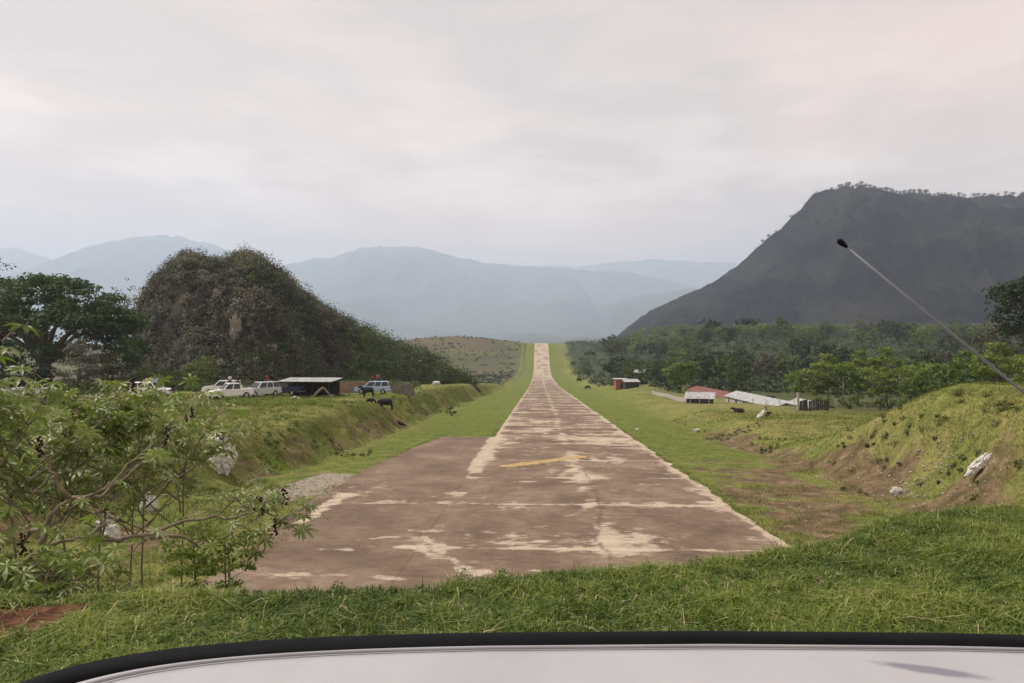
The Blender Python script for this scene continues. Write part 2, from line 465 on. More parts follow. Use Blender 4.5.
def seg(X, Y, x0, y0, x1, y1, wd):
    vx, vy = x1 - x0, y1 - y0; L = vx * vx + vy * vy
    t = np.clip(((X - x0) * vx + (Y - y0) * vy) / L, 0, 1)
    dd = np.hypot(X - x0 - t * vx, Y - y0 - t * vy)
    return np.exp(-(dd / wd) ** 2)
def rw(px, py):
    """a point of the runway surface from a pixel of the photograph's near half"""
    d_ = 6.6 * F / (py - 372.5); return ((px - 539) / F * d_, d_)
def pale_masks(X, Y):
    p = np.zeros_like(X) + 0.15 + .22 * fbm(X / 4.2, Y / 6.0, 4, 281)
    xw = X + 0.35 * fbm(X / 2, Y / 2, 3, 201); yw = Y + 0.5 * fbm(X / 2, Y / 2, 3, 211)
    sx = sst(-5.6, -4.2, X) + (1 - sst(-5.6, -4.2, X)) * (1 - sst(44, 52, Y)) * .8
    amp = 0.55 + 0.45 * fbm(X / 3.0, Y / 3.0, 3, 221)
    # transverse joints every 10 m, centre joint, edges
    q = (Y - 39.6 + 1000) % 9.6; q = np.minimum(q, 9.6 - q)
    p = p + (0.42 * np.exp(-(q / 0.20) ** 2) + 0.22 * np.exp(-(q / 0.9) ** 2) * amp) * sx
    p = p + 0.38 * np.exp(-((xw - 2.6) / 0.45) ** 2) * (amp + .1)
    p = p + (0.50 + .5 * fbm(Y / 3.1, X * .3, 3, 296)) * np.exp(-((X - RX1) / 0.34) ** 2) + 0.45 * np.exp(-((xw - RX1) / 0.9) ** 2) * amp * (Y > 30)
    p = p + 0.55 * np.exp(-((xw - RX0) / 0.45) ** 2) * sst(44, 52, Y)
    # more leached streaks with distance
    st = fbm(X / 5.5, Y / 2.2, 4, 231)
    p = p + sst(44, 80, Y) * sst(-5.6, -4.2, X) * (0.14 + 0.6 * st) + 0.50 * fbm(X / 2.6, Y / 3.4, 5, 241) * sx + .38 * fbm(X / .7, Y / .9, 4, 291)
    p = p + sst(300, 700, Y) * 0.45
    for (px, py, rx, ry, k) in [(578, 472, 1.9, 2.3, .8), (565, 463, .8, 2.5, .55), (600, 440, 1.6, 2.2, .6), (575, 436, 3.2, 1.0, .5), (520, 482, 2.0, .5, .7), (545, 478, .8, .9, .5),
                                (590, 548, 2.2, .7, .75), (610, 525, .55, 2.8, .6), (640, 555, 1.4, .9, .7), (560, 570, 1.6, .5, .6),
                                (700, 490, 1.4, 1.1, .6), (672, 470, 1.0, 1.6, .3), (440, 503, 3.4, .35, .9), (460, 495, .9, .9, .7), (395, 541, 1.4, .4, .75), (435, 557, 1.1, .8, .9),
                                (412, 533, 1.2, .35, .5), (336, 553, .8, .25, .8), (352, 541, .5, .2, .6), (318, 514, .55, 3.2, 1.0), (470, 572, 3.0, .45, .8), (430, 581, 2.6, .5, .55),
                                (500, 441, 1.6, 3.0, .7), (480, 475, .55, 2.4, .85), (492, 455, .5, 6, .6), (540, 440, 1.8, 1.0, .5), (280, 577, 2.5, .5, .6)]:
        x, y = rw(px, py); p = p + k * .62 * blob(xw, yw, x, y, rx * .9, ry) * (.75 + .8 * fbm(X / .9, Y / 1.1, 3, 261))
    for a, b, wd, k in [((410, 530), (432, 552), .16, .8), ((432, 552), (468, 573), .3, .9), ((432, 552), (445, 535), .14, .5), ((448, 548), (545, 541), .2, .7),
                        ((545, 541), (640, 539), .3, .6), ((590, 503), (728, 500), .2, .8), ((590, 503), (572, 515), .25, .5), ((340, 548), (380, 532), .1, .5),
                        ((497, 433), (478, 472), .45, .9), ((300, 524), (343, 495), .38, 1.5), ((320, 553), (345, 552), .2, 1.2), ((355, 541), (390, 540), .2, 1.0), ((400, 548), (440, 547), .25, 1.0), ((262, 578), (420, 582), .35, .7), ((440, 440), (500, 434), .2, .5)]:
        x0, y0 = rw(*a); x1, y1 = rw(*b); p = p + k * .62 * seg(xw, yw, x0, y0, x1, y1, wd * 1.15) * (.8 + .8 * fbm(X / .7, Y / .9, 3, 271))
    q2 = (Y - 30.5) % 9.6; q2 = np.minimum(q2, 9.6 - q2)
    p = p + (1 - sst(-5.6, -4.4, X)) * (-.10 + .30 * np.exp(-(q2 / .16) ** 2) * amp)
    q3 = (X - 2.45) % 3.5; q3 = np.minimum(q3, 3.5 - q3); p = p + .12 * np.exp(-(q3 / .12) ** 2) * amp
    crack = np.zeros_like(X)
    qc = np.abs(q)
    crack = crack + 0.0
    for a, b in [((432, 552), (410, 528)), ((432, 552), (470, 575)), ((600, 503), (596, 540)), ((596, 540), (612, 560)), ((586, 473), (600, 503))]:
        x0, y0 = rw(*a); x1, y1 = rw(*b); crack = np.maximum(crack, seg(X + .2 * fbm(X * 1.5, Y * 1.5, 2, 7), Y, x0, y0, x1, y1, .05) * .7)
    return p, crack
def slab(name, x0, x1, ylist, left=None):
    nx = 101 if x1 > 5 else 60; u = np.linspace(0, 1, nx)
    Yg, U = np.meshgrid(ylist, u, indexing='ij')
    rag = 0.16 * fbm(Yg / 1.2, Yg * 0, 5, 301)
    xl = (x0 + 0 * Yg if left is None else np.interp(Yg, *left)) + (rag * sst(77.4, 77.8, Yg) if left is None else rag * 2.0)
    xr = x1 + (0.34 * fbm(Yg / 1.9, Yg * 0 + 9, 5, 311) if x1 > 5 else 0)
    Xg = xl + (xr - xl) * U
    Zg = zr(Yg) + 0.03
    p, ck = pale_masks(Xg, Yg)
    # a skirt all round gives the slab its thickness
    me = grid_mesh(name, Xg, Yg, Zg, CONC, dict(pale=p, crack=ck))
    bm = bmesh.new(); bm.from_mesh(me)
    es = [e for e in bm.edges if e.is_boundary]
    r = bmesh.ops.extrude_edge_only(bm, edges=es)
    for v in r['geom']:
        if isinstance(v, bmesh.types.BMVert): v.co.z -= 0.2
    bmesh.ops.split_edges(bm, edges=es)
    bm.to_mesh(me); bm.free()
    return tag(link(name, me), kind='structure')
yl = [19.5]
while yl[-1] < 860: yl.append(yl[-1] + max(0.14, (yl[-1] - 30) * 0.006))
slab('runway', RX0, RX1, np.array(yl))
ya_ = np.arange(20.5, 77.6, 0.16)
slab('apron', 0, RX0 - 0.012, ya_, ([20, 26.7, 36.5, 51, 66, 74, 77.6], [-10.4, -10.3, -11.7, -11.7, -11.0, -10.2, -9.9]))
# worn yellow line, crossing the strip at a slant
A = Vector((-2.6, 53.0)); B = Vector((3.7, 60.2)); n_ = 70
v = []; f = []
dirv = (B - A).normalized(); nrm = Vector((-dirv.y, dirv.x))
for i in range(n_ + 1):
    p = A.lerp(B, i / n_)
    wd = 0.85 * (0.75 + 0.35 * mnoise.noise(Vector((i * .17, 0, 0)))) * min(1, i / 6 + .25, (n_ - i) / 9 + .25)
    for sgn in (-1, 1):
        q = p + nrm * (sgn * wd + 0.12 * mnoise.noise(Vector((i * .5, sgn * 3, 1))))
        v.append((q.x, q.y, float(zr(q.y)) + 0.036))
    if i: f.append((2 * i - 2, 2 * i, 2 * i + 1, 2 * i - 1))
m = Mat('worn_yellow_paint', 0.7)
m.color(m.ramp(m.noise(3.5, 6, 0.7), [(0.36, (0.22, 0.15, 0.10)), (0.50, (0.40, 0.26, 0.09)), (0.7, (0.50, 0.35, 0.14))]))
tag(link('yellow_marking', np_mesh('yellow_marking', v, f, m.m)), kind='structure')

# ------------------------------------------------------------------ hills and mountains
def hill_mat(name, stops, scale, detail=8, bump=0.0, stretch=None, extra=None):
    m = Mat(name, 0.95, 0.05)
    a = m.noise(scale, detail, 0.62, stretch); b = m.noise(scale * 7, 6, 0.65)
    c = m.ramp(a, stops)
    c = m.mix(0.7, c, m.ramp(b, [(0.3, g3(0.6)), (0.7, g3(1.4))]), 'MULTIPLY')
    m.color(c)
    if bump: m.bump(m.math('ADD', a, m.math('MULTIPLY', b, 0.4)), 1.0, bump)
    return m.m
def ridge(name, D, prof_px, z0, front, back, mat, rough, seed, nx=260, ny=90, gully=0.25, xr=None, shape=1.25):
    """a mountain with its crest along a line at distance D, its feet front/back of it"""
    pxs = [p[0] for p in prof_px]; zs = [(HY - p[1]) / F * D for p in prof_px]
    x0, x1 = xr or (pxs[0], pxs[-1])
    px = np.linspace(x0, x1, nx); v = np.linspace(-1, 1, ny)
    V, PX = np.meshgrid(v, px, indexing='ij')
    X0 = (PX - 512) / F * D                       # camera-heading frame, crest line straight across
    crest = np.interp(PX, pxs, zs)
    crest = crest + (crest - z0) * .022 * fbm(PX / 9.0, PX * 0 + seed, 4, seed + 9)
    Y0 = D + np.where(V < 0, V * front, V * back)
    t = 1 - np.abs(V) ** shape
    n = fbm(X0 / rough, Y0 / rough, 6, seed)
    rg = 1 - np.abs(fbm(X0 / (rough * 0.8), Y0 / (rough * 2.6), 5, seed + 40)) * 2
    H = np.maximum(crest - z0, 0)
    Zz = z0 - 8 + (H + 8) * t * (1 - gully * (1 - np.clip(rg, 0, 1)) * 4 * np.abs(V) * (1 - np.abs(V))) + n * H * 0.10 * (np.abs(V) * (1.05 - np.abs(V)) * 4)
    Zz = Zz + fbm(X0 / (rough * .18), Y0 / (rough * .18), 4, seed + 5) * H * 0.012
    ca, sa = math.cos(YAW), math.sin(YAW)
    Xw = X0 * ca - Y0 * sa; Yw = X0 * sa + Y0 * ca
    return tag(link(name, grid_mesh(name, Xw, Yw, Zz, mat)), kind='structure')

FARM = hill_mat('distant_forest_slope', [(0.35, (0.030, 0.045, 0.028)), (0.65, (0.085, 0.085, 0.055))], 0.0012)
ridge('distant_mountains', 16500, [(-300, 270), (-60, 262), (0, 262), (50, 266), (75, 268), (200, 275), (300, 268), (430, 264), (470, 263), (520, 265), (570, 266), (620, 262), (660, 260), (700, 262), (760, 261), (830, 264), (1000, 266), (1300, 270)], -40, 4500, 4000, FARM, 2600, 5, 460, 120, gully=.4)
ridge('far_left_mountain', 13500, [(-260, 300), (-120, 268), (-40, 252), (0, 247), (18, 248), (30, 251), (50, 259), (70, 268), (120, 290), (180, 330)], -40, 3500, 3000, FARM, 1900, 65, gully=.4)
ridge('left_mountain', 11500, [(-80, 318), (-10, 290), (20, 277), (45, 266), (66, 257), (80, 250), (95, 244), (110, 241), (128, 238), (140, 235.5), (160, 234.5), (178, 236), (192, 239), (206, 242), (222, 247), (240, 256), (270, 264), (300, 275), (330, 300), (360, 335)], -40, 4000, 3000, FARM, 1800, 15, 300, 120, gully=.45)
ridge('middle_mountain', 12000, [(180, 338), (240, 290), (280, 268), (305, 261), (325, 258), (345, 252), (362, 249), (380, 246.5), (400, 245.5), (418, 247), (432, 250), (448, 254), (465, 259), (485, 263), (510, 265), (535, 267), (560, 268), (590, 269), (630, 272), (680, 282), (740, 300), (800, 330)], -40, 5000, 3500, FARM, 1900, 25, 340, 130, gully=.5)
ridge('foothills', 8500, [(330, 340), (400, 322), (440, 312), (480, 318), (520, 310), (560, 300), (600, 306), (640, 296), (690, 288), (750, 290), (820, 320)], -40, 2500, 2000, FARM, 1000, 85, 260, 90, gully=.5)
ridge('low_hills', 5500, [(440, 342), (500, 338), (518, 334), (535, 333), (556, 336), (590, 337), (625, 335), (650, 332), (690, 330), (760, 328), (900, 326), (1100, 326)], -40, 1300, 1200, FARM, 520, 35)

BURN = hill_mat('burnt_mountain_slope', [(0.30, (0.003, 0.003, 0.006)), (0.46, (0.008, 0.007, 0.011)), (0.56, (0.019, 0.019, 0.016)), (0.65, (0.030, 0.024, 0.023)), (0.76, (0.075, 0.062, 0.05))], 0.006, 9, bump=14, stretch=(1, 1, 1.6))
bigpts = [(560, 352), (600, 346), (617, 340), (633, 326), (650, 311), (683, 296), (716, 281), (737, 265), (757, 247), (782, 226), (803, 207), (813, 194), (826, 188), (840, 186.5), (865, 187), (890, 192), (923, 194), (960, 196.5), (997, 197), (1014, 195), (1050, 187), (1150, 170), (1250, 175), (1400, 230), (1600, 300)]
big = ridge('right_mountain', 1650, bigpts, -20, 760, 800, BURN, 105, 55, 560, 300, gully=0.36, shape=1.35)

# ------------------------------------------------------------------ the rocky hill on the left
def at_h(px, py, D):                       # heading frame point at distance D
    ca, sa = math.cos(YAW), math.sin(YAW); x0 = (px - 512) / F * D
    return Vector((x0 * ca - D * sa, x0 * sa + D * ca, (HY - py) / F * D))
hp = [(116, 392), (124, 376), (132, 352), (138, 328), (143, 304), (152, 290), (164, 277), (176, 268), (188, 261), (200, 263), (212, 266), (228, 266), (240, 260), (252, 259), (264, 266), (276, 275), (290, 286), (306, 301), (324, 314), (350, 328), (380, 340), (408, 351), (432, 361), (453, 370), (467, 379), (480, 390)]
KD = 215.0
def karst(u, v):
    """u: pixel bearing, v: -1..1 front to back -> world point arrays"""
    crest = np.interp(u, [p[0] for p in hp], [(HY - p[1]) / F * KD for p in hp])
    H = np.maximum(crest + 13.5, 0)
    dep = (0.32 + 0.68 * np.clip(H / 37, 0, 1)) * 62
    Y0 = KD + v * dep; X0 = (240 - 512) / F * Y0 + (u - 240) / F * KD * (1 - .36 * np.abs(v) ** 2)
    t = 1 - np.abs(v) ** 2.3
    n = 1.5 * fbm(X0 / 14, Y0 / 14, 5, 401); n2 = fbm(X0 / 3.5, Y0 / 3.5, 3, 411)
    Zz = -14.5 + (H + 1) * t * (1 + 0.20 * n * (1 - t ** 3) * 2) + n2 * 1.2 * np.clip(H / 8, 0, 1)
    ca, sa = math.cos(YAW), math.sin(YAW)
    return X0 * ca - Y0 * sa, X0 * sa + Y0 * ca, Zz
U, V = np.meshgrid(np.linspace(116, 480, 240), np.linspace(-1, 1, 120))
KX, KY, KZ = karst(U, V)
m = Mat('karst_ground', 0.95, 0.1)
a = m.noise(0.12, 6, 0.65); b = m.noise(0.9, 6, 0.7)
c = m.ramp(a, [(0.35, (0.025, 0.022, 0.016)), (0.55, (0.050, 0.043, 0.030)), (0.7, (0.045, 0.048, 0.024))])
c = m.mix(m.ramp(b, [(0.60, g3(0)), (0.70, g3(0.7))]), c, (0.24, 0.22, 0.19))
m.color(c); m.bump(b, 1.0, 0.6)
tag(link('rocky_hill', grid_mesh('rocky_hill', KX, KY, KZ, m.m)), kind='structure')

# ------------------------------------------------------------------ foliage tools
def leafcloud(C, Rr, n, size, up=0.35, seed=0, flat=0.6, clumprnd=None, cw=0.6):
    g = np.random.default_rng(seed)
    C = np.asarray(C, float); k = len(C); Rr = np.broadcast_to(np.asarray(Rr, float), (k, 3))
    dirs = g.normal(size=(k, n, 3)); dirs /= np.linalg.norm(dirs, axis=2, keepdims=True)
    r = g.random((k, n, 1)) ** 0.42
    P = C[:, None, :] + dirs * r * Rr[:, None, :]
    nrm = dirs * 0.7 + g.normal(size=(k, n, 3)) * 0.55 + np.array([0, 0, up])
    nrm /= np.linalg.norm(nrm, axis=2, keepdims=True)
    t = np.cross(nrm, g.normal(size=(k, n, 3))); t /= np.linalg.norm(t, axis=2, keepdims=True)
    b = np.cross(nrm, t)
    s_ = size * (0.6 + 0.8 * g.random((k, n, 1)))
    q = np.stack([P + t * s_ * .5, P + b * s_ * .5 * flat + nrm * s_ * .06, P - t * s_ * .5, P - b * s_ * .5 * flat + nrm * s_ * .06], 2)
    cr_ = (g.random((k, 1)) if clumprnd is None else clumprnd.reshape(k, 1)) * cw + g.random((k, n)) * (1 - cw)
    rnd = np.repeat(cr_.reshape(-1), 4)
    v = q.reshape(-1, 3); f = np.arange(len(v)).reshape(-1, 4)
    return v, f, rnd
def cloud_obj(name, mat, parent, *a, **k):
    v, f, r = leafcloud(*a, **k)
    return link(name, np_mesh(name, v, f, mat, {'rnd': r}), parent)

BARK = simple('brown_bark', (0.11, 0.085, 0.065), 0.9, 0.1, 0.35, 5)
PALEBARK = simple('pale_bark', (0.36, 0.32, 0.26), 0.9, 0.1, 0.3, 4)
L_DARK = leaf_mat('dark_leaves', [(0.013, 0.026, 0.010), (0.024, 0.044, 0.015), (0.047, 0.072, 0.021), (0.10, 0.125, 0.04)], trans=.15)
L_MID = leaf_mat('mid_green_leaves', [(0.026, 0.050, 0.010), (0.058, 0.094, 0.017), (0.105, 0.150, 0.028), (0.19, 0.225, 0.055)], trans=.18)
L_LIME = leaf_mat('bright_green_leaves', [(0.065, 0.105, 0.018), (0.12, 0.18, 0.030), (0.19, 0.25, 0.045), (0.28, 0.32, 0.09)], trans=0.35)
L_DRY = leaf_mat('dry_olive_leaves', [(0.045, 0.042, 0.026), (0.085, 0.078, 0.046), (0.135, 0.12, 0.075), (0.20, 0.175, 0.12)])
L_SCR = leaf_mat('scrub_leaves', [(0.020, 0.019, 0.012), (0.055, 0.047, 0.030), (0.13, 0.110, 0.070), (0.30, 0.265, 0.195)], objvar=False)
L_OLIV = leaf_mat('olive_leaves', [(0.016, 0.030, 0.010), (0.048, 0.068, 0.022), (0.10, 0.125, 0.042), (0.18, 0.20, 0.08)], objvar=False)
L_GREY = leaf_mat('grey_twigs', [(0.09, 0.080, 0.070), (0.14, 0.125, 0.11), (0.19, 0.175, 0.15)], trans=0.1)
L_RAIN = leaf_mat('rain_tree_leaves', [(0.020, 0.042, 0.016), (0.035, 0.066, 0.020), (0.055, 0.095, 0.026), (0.085, 0.130, 0.04)])

def make_tree(name, h, cr, leafm, barkm, seed, clumps=26, per=26, leaf=0.55, trunk_r=0.16, low=0.30, layer=0.5, branches=6, crz=None, lean=0.0, open_=1.0):
    g = random.Random(seed); root = empty(name, (0, 0, 0))
    mb = MB()
    top = Vector((lean * h + g.uniform(-.05, .05) * h, g.uniform(-.05, .05) * h, h * 0.82))
    p = [Vector((0, 0, -0.5)), Vector((g.uniform(-.02, .02) * h, 0, h * .25)), Vector((top.x * .5, top.y * .5, h * .5)), top]
    mb.tube(p, [trunk_r * 1.25, trunk_r, trunk_r * .7, trunk_r * .2], 7)
    C = []; RR = []
    for i in range(branches):
        a = 2 * math.pi * i / branches + g.uniform(-.4, .4); zz = h * g.uniform(low + .02, .72)
        b0 = Vector((top.x * zz / h, top.y * zz / h, zz)); L = cr * g.uniform(.55, .95)
        b1 = b0 + Vector((math.cos(a) * L * .5, math.sin(a) * L * .5, h * .10)); b2 = b0 + Vector((math.cos(a) * L, math.sin(a) * L, h * g.uniform(.12, .24)))
        mb.tube([b0, b1, b2], [trunk_r * .5, trunk_r * .3, trunk_r * .1], 5, cap=False)
        C.append(b2); RR.append(cr * g.uniform(.22, .38))
    cz = h * (1 + low) / 2 + h * .04; rz = crz or h * (1 - low) / 2
    while len(C) < clumps:
        a = g.uniform(0, 6.283); u = g.uniform(-1, 1); rr = g.uniform(.35, 1) ** .6
        s_ = math.sqrt(1 - u * u)
        pt = Vector((math.cos(a) * s_ * cr * rr + lean * h * .8, math.sin(a) * s_ * cr * rr, cz + u * rz * rr))
        C.append(pt); RR.append(cr * g.uniform(.20, .42) * open_)
    RR = [(r_, r_, r_ * layer) for r_ in RR]
    mb.build('trunk', barkm, root, smooth=True)
    cloud_obj('crown', leafm, root, [tuple(c_) for c_ in C], RR, per, leaf, seed=seed)
    return root
def place(root, x, y, sc_=1.0, rz=0.0, z=None, sink=0.15):
    root.location = (x, y, (T(x, y) if z is None else z) - sink); root.rotation_euler = (0, 0, rz); root.scale = (sc_, sc_, sc_)
    return root

# ------------------------------------------------------------------ scrub on the rocky hill
g = np.random.default_rng(77)
def scrub(name, n, mat, cond, rad, per, leaf, seed, label_cat):
    g = np.random.default_rng(seed)
    u = g.uniform(118, 474, n * 4); v = -g.uniform(-0.35, 1, n * 4)
    keep = cond(u, v, fbm(u / 30, v * 3, 3, seed)); u = u[keep][:n]; v = v[keep][:n]
    x, y, z = karst(u, v)
    r = rad * (0.4 + g.random(len(x)) ** 3 * 1.4)
    C = np.stack([x, y, z + r * 0.45], 1)
    # shrubs taller on top
    o = cloud_obj(name, mat, None, C, np.stack([r, r, r * 0.85], 1), per, leaf, seed=seed, cw=.82)
    return tag(o, label_cat[0], label_cat[1], kind='stuff')
scrub('dry_scrub', 2500, L_SCR, lambda u, v, n: (n > -0.25 + (u - 230) / 260), 1.55, 62, 0.46, 5, ('grey brown leafless scrub covering the rocky hill', 'scrub'))
scrub('bare_scrub', 900, L_SCR, lambda u, v, n: (u < 330), 1.5, 76, 0.38, 15, ('brown twiggy scrub on the left flank of the rocky hill', 'scrub'))
scrub('dark_scrub', 1500, L_OLIV, lambda u, v, n: (n < 0.10 + (u - 300) / 500), 1.9, 76, 0.44, 6, ('dark green scrub covering the right shoulder of the rocky hill', 'scrub'))
scrub('green_scrub', 1000, L_MID, lambda u, v, n: ((n < 0.15) & (u > 250) & (v < -.3)) | (v < -0.84), 1.7, 80, 0.36, 8, ('brighter green bushes growing along the foot of the rocky hill', 'scrub'))

def make_rock(name, r, mat, seed, squash=(1, 1, 1), rough=0.35, freq=1.6, sub=4):
    bm = bmesh.new(); bmesh.ops.create_icosphere(bm, subdivisions=sub, radius=1)
    off = Vector((seed * 3.7, seed * 1.3, seed))
    for v in bm.verts:
        p = v.co.copy()
        cell = mnoise.cell(p * 2.1 + off)
        n = mnoise.fractal(p * freq + off, 0.6, 2.2, 5)
        rg = 1 - abs(mnoise.noise(p * 3.1 + off)) * 2
        v.co = p * (1 + rough * n + 0.10 * rg + 0.0 * cell)
        v.co = Vector((v.co.x * squash[0], v.co.y * squash[1], v.co.z * squash[2])) * r
    me = bpy.data.meshes.new(name); bm.to_mesh(me); bm.free(); me.materials.append(mat)
    return link(name, me)
def rock_mat(name, lo, hi, stain):
    m = Mat(name, 0.9, 0.15)
    a = m.noise(2.5, 6, 0.65); b = m.noise(9, 6, 0.7)
    c = m.ramp(a, [(0.3, lo), (0.7, hi)]); c = m.mix(m.ramp(b, [(0.52, g3(0)), (0.66, g3(0.75))]), c, stain)
    m.color(c); m.bump(b, 0.9, 0.08); return m.m
LIME = rock_mat('white_limestone', (0.52, 0.50, 0.46), (0.80, 0.78, 0.74), (0.26, 0.24, 0.20))
LIMED = rock_mat('stained_limestone', (0.17, 0.155, 0.13), (0.38, 0.35, 0.31), (0.07, 0.065, 0.05))
for (px, v, r, sq, lab) in [(236, -.80, 3.3, (.55, .5, 1.5), 'tall pale limestone outcrop low on the rocky hill above the parked cars'),
                            (221, -.88, 1.3, (1, .7, 1.0), 'small pale limestone knob left of the tall outcrop on the rocky hill'),
                            (205, -.42, 2.0, (1.3, .6, .6), 'weathered limestone ledge halfway up the middle of the rocky hill'),
                            (219, -.62, 1.8, (.7, .5, .9), 'grey limestone face in the scrub below the ledge of the rocky hill'),
                            (152, -.72, 2.0, (.4, .5, 1.6), 'upright grey limestone rib at the left foot of the rocky hill'),
                            (276, -.84, 1.4, (.8, .6, .9), 'low pale limestone boulder at the foot of the rocky hill above the canopy'),
                            (182, -.88, 1.5, (.5, .5, 1.3), 'small limestone rib at the hill foot above the white station wagon')]:
    x, y, z = karst(np.array([float(px)]), np.array([v]))
    o = make_rock('limestone_outcrop', r * .55, LIMED, px, sq, rough=0.6); o.location = (x[0], y[0] - .5, z[0] + r * sq[2] * .35)
    tag(o, lab, 'rock', 'limestone outcrops on the rocky hill')

# ------------------------------------------------------------------ big trees on the left
def rain_tree():
    root = empty('spreading_tree', (0, 0, 0)); g = random.Random(3)
    mb = MB(); H = 18.3
    mb.tube([(0, 0, -1), (0.1, 0, 1.2), (0.2, 0.1, 3.2), (.1, 0, 5)], [1.5, 1.05, .9, .8], 12)
    C = []; RR = []
    for i in range(13):
        a = 2 * math.pi * i / 13 + g.uniform(-.2, .2); L = g.uniform(7, 13.5); zt = H * (0.92 - 0.30 * (L / 14) ** 2) - 1.5
        b0 = Vector((0.1, 0, g.uniform(3.2, 5)))
        b1 = b0 + Vector((math.cos(a) * L * .35, math.sin(a) * L * .35, (zt - b0.z) * .55)); b2 = Vector((math.cos(a) * L * .7, math.sin(a) * L * .7, b0.z + (zt - b0.z) * .85)); b3 = Vector((math.cos(a) * L, math.sin(a) * L, zt))
        mb.tube([b0, b1, b2, b3], [.45, .30, .18, .06], 7, cap=False)
        for k in range(3):
            a2 = a + g.uniform(-.6, .6); q = b1.lerp(b2, g.random()); e = q + Vector((math.cos(a2) * 3, math.sin(a2) * 3, 1.6))
            mb.tube([q, q.lerp(e, .5) + Vector((0, 0, .3)), e], [.13, .08, .04], 5, cap=False)
    for i in range(250):
        a = g.uniform(0, 6.283); r = 14.2 * math.sqrt(g.random())
        lay = g.random()
        zt = H * (1 - 0.40 * (r / 14.5) ** 2.2) - 1.0
        zz = zt - (0 if lay < .55 else g.uniform(1.6, 4.5)) + g.uniform(-.5, .5)
        C.append((math.cos(a) * r, math.sin(a) * r, zz)); s_ = g.uniform(1.1, 2.3); RR.append((s_ * 1.15, s_ * 1.15, s_ * .42))
    for i in range(60):
        a = g.uniform(0, 6.283); r = g.uniform(11, 14.6)
        C.append((math.cos(a) * r, math.sin(a) * r, g.uniform(4.5, 11))); s_ = g.uniform(1.0, 1.9); RR.append((s_, s_, s_ * .5))
    mb.build('trunk', BARK, root, smooth=True)
    cloud_obj('crown', L_RAIN, root, C, RR, 110, 0.50, seed=4)
    return root
rt = rain_tree(); p = stand(44, 118); place(rt, p.x, p.y)
tag(rt, 'huge dark green spreading tree with umbrella crown left of the rocky hill', 'tree')
def lone(name, px, dist, h, cr, leafm, barkm, seed, label, cat='tree', **k):
    t = make_tree(name, h, cr, leafm, barkm, seed, **k); p = stand(px, dist); place(t, p.x, p.y); return tag(t, label, cat)
lone('bare_tree', 125, 168, 23.5, 3.2, L_GREY, BARK, 11, 'thin nearly leafless tree between the spreading tree and the rocky hill', clumps=22, per=9, leaf=.45, low=.62, branches=12, open_=1.2)
lone('bare_tree', 2, 150, 24.5, 6, L_GREY, BARK, 12, 'grey brown half bare tree rising behind the spreading tree at the far left', clumps=40, per=40, leaf=.45, low=.6, branches=10)
lone('leafy_bush', 112, 135, 11, 5.5, L_DARK, BARK, 13, 'dark green round tree between the spreading tree and the rocky hill', clumps=50, per=60, leaf=.45, low=.1)
lone('dry_bush', 80, 104, 7.4, 3.0, L_GREY, BARK, 14, 'pale grey twiggy dry bush in front of the spreading tree', 'bush', clumps=46, per=60, leaf=.26, low=.08)
lone('dry_bush', 103, 112, 6.0, 3.0, L_DRY, BARK, 15, 'brownish dry bush right of the pale grey twiggy bush', 'bush', clumps=40, per=50, leaf=.3, low=.05)
lone('leafy_bush', 199, 128, 5.6, 2.9, L_MID, BARK, 16, 'rounded green bush at the foot of the rocky hill above the white pickup', 'bush', clumps=44, per=60, leaf=.3, low=.02)
lone('leafy_bush', 182, 124, 3.6, 2.4, L_MID, BARK, 17, 'lower green bush left of the rounded green bush behind the white van', 'bush', clumps=30, per=50, leaf=.28, low=.02)
lone('leafy_bush', 147, 118, 3.4, 3.4, L_MID, BARK, 18, 'low wide green bush behind the white van under the rocky hill', 'bush', clumps=34, per=50, leaf=.28, low=.02)
lone('leafy_bush', 24, 104, 7.0, 4.0, L_DARK, BARK, 19, 'dark shaded bush beneath the left side of the spreading tree', 'bush', clumps=44, per=60, leaf=.35, low=.05)
lone('leafy_bush', 300, 118, 2.3, 1.9, L_MID, BARK, 20, 'low green bush right beside the white roofed canopy', 'bush', clumps=20, per=40, leaf=.25, low=.02)

# ------------------------------------------------------------------ woodland on the right
protos = []
specs = [(L_DARK, BARK, 10, 4.6, .18, 'dark'), (L_MID, BARK, 9, 4.4, .2, 'mid'), (L_DARK, BARK, 12, 4.8, .3, 'dark'), (L_MID, BARK, 11.5, 4.2, .3, 'mid'), (L_DRY, PALEBARK, 9.5, 4.2, .25, 'dry'), (L_LIME, BARK, 8.5, 4.2, .2, 'lime')]
names = {'dark': 'dark_tree', 'mid': 'green_tree', 'dry': 'dry_tree', 'lime': 'bright_tree'}
labs = {'dark': 'dark green broadleaf tree in the wood on the right below the burnt mountain', 'mid': 'mid green broadleaf tree in the wood on the right below the burnt mountain',
        'dry': 'greyish olive half bare tree in the wood on the right below the burnt mountain', 'lime': 'bright yellowish green tree in the wood on the right below the burnt mountain'}
for i, (lm, bk, h, cr, low, kd) in enumerate(specs):
    t = make_tree(names[kd], h, cr, lm, bk, 30 + i, clumps=34, per=44 if kd != 'dry' else 34, leaf=.7, low=low, layer=.6)
    tag(t, labs[kd], 'tree', kd + ' trees of the wood on the right'.replace('dark ', 'dark ')); protos.append((t, kd))
g = random.Random(99)
spots = []
tries = 0
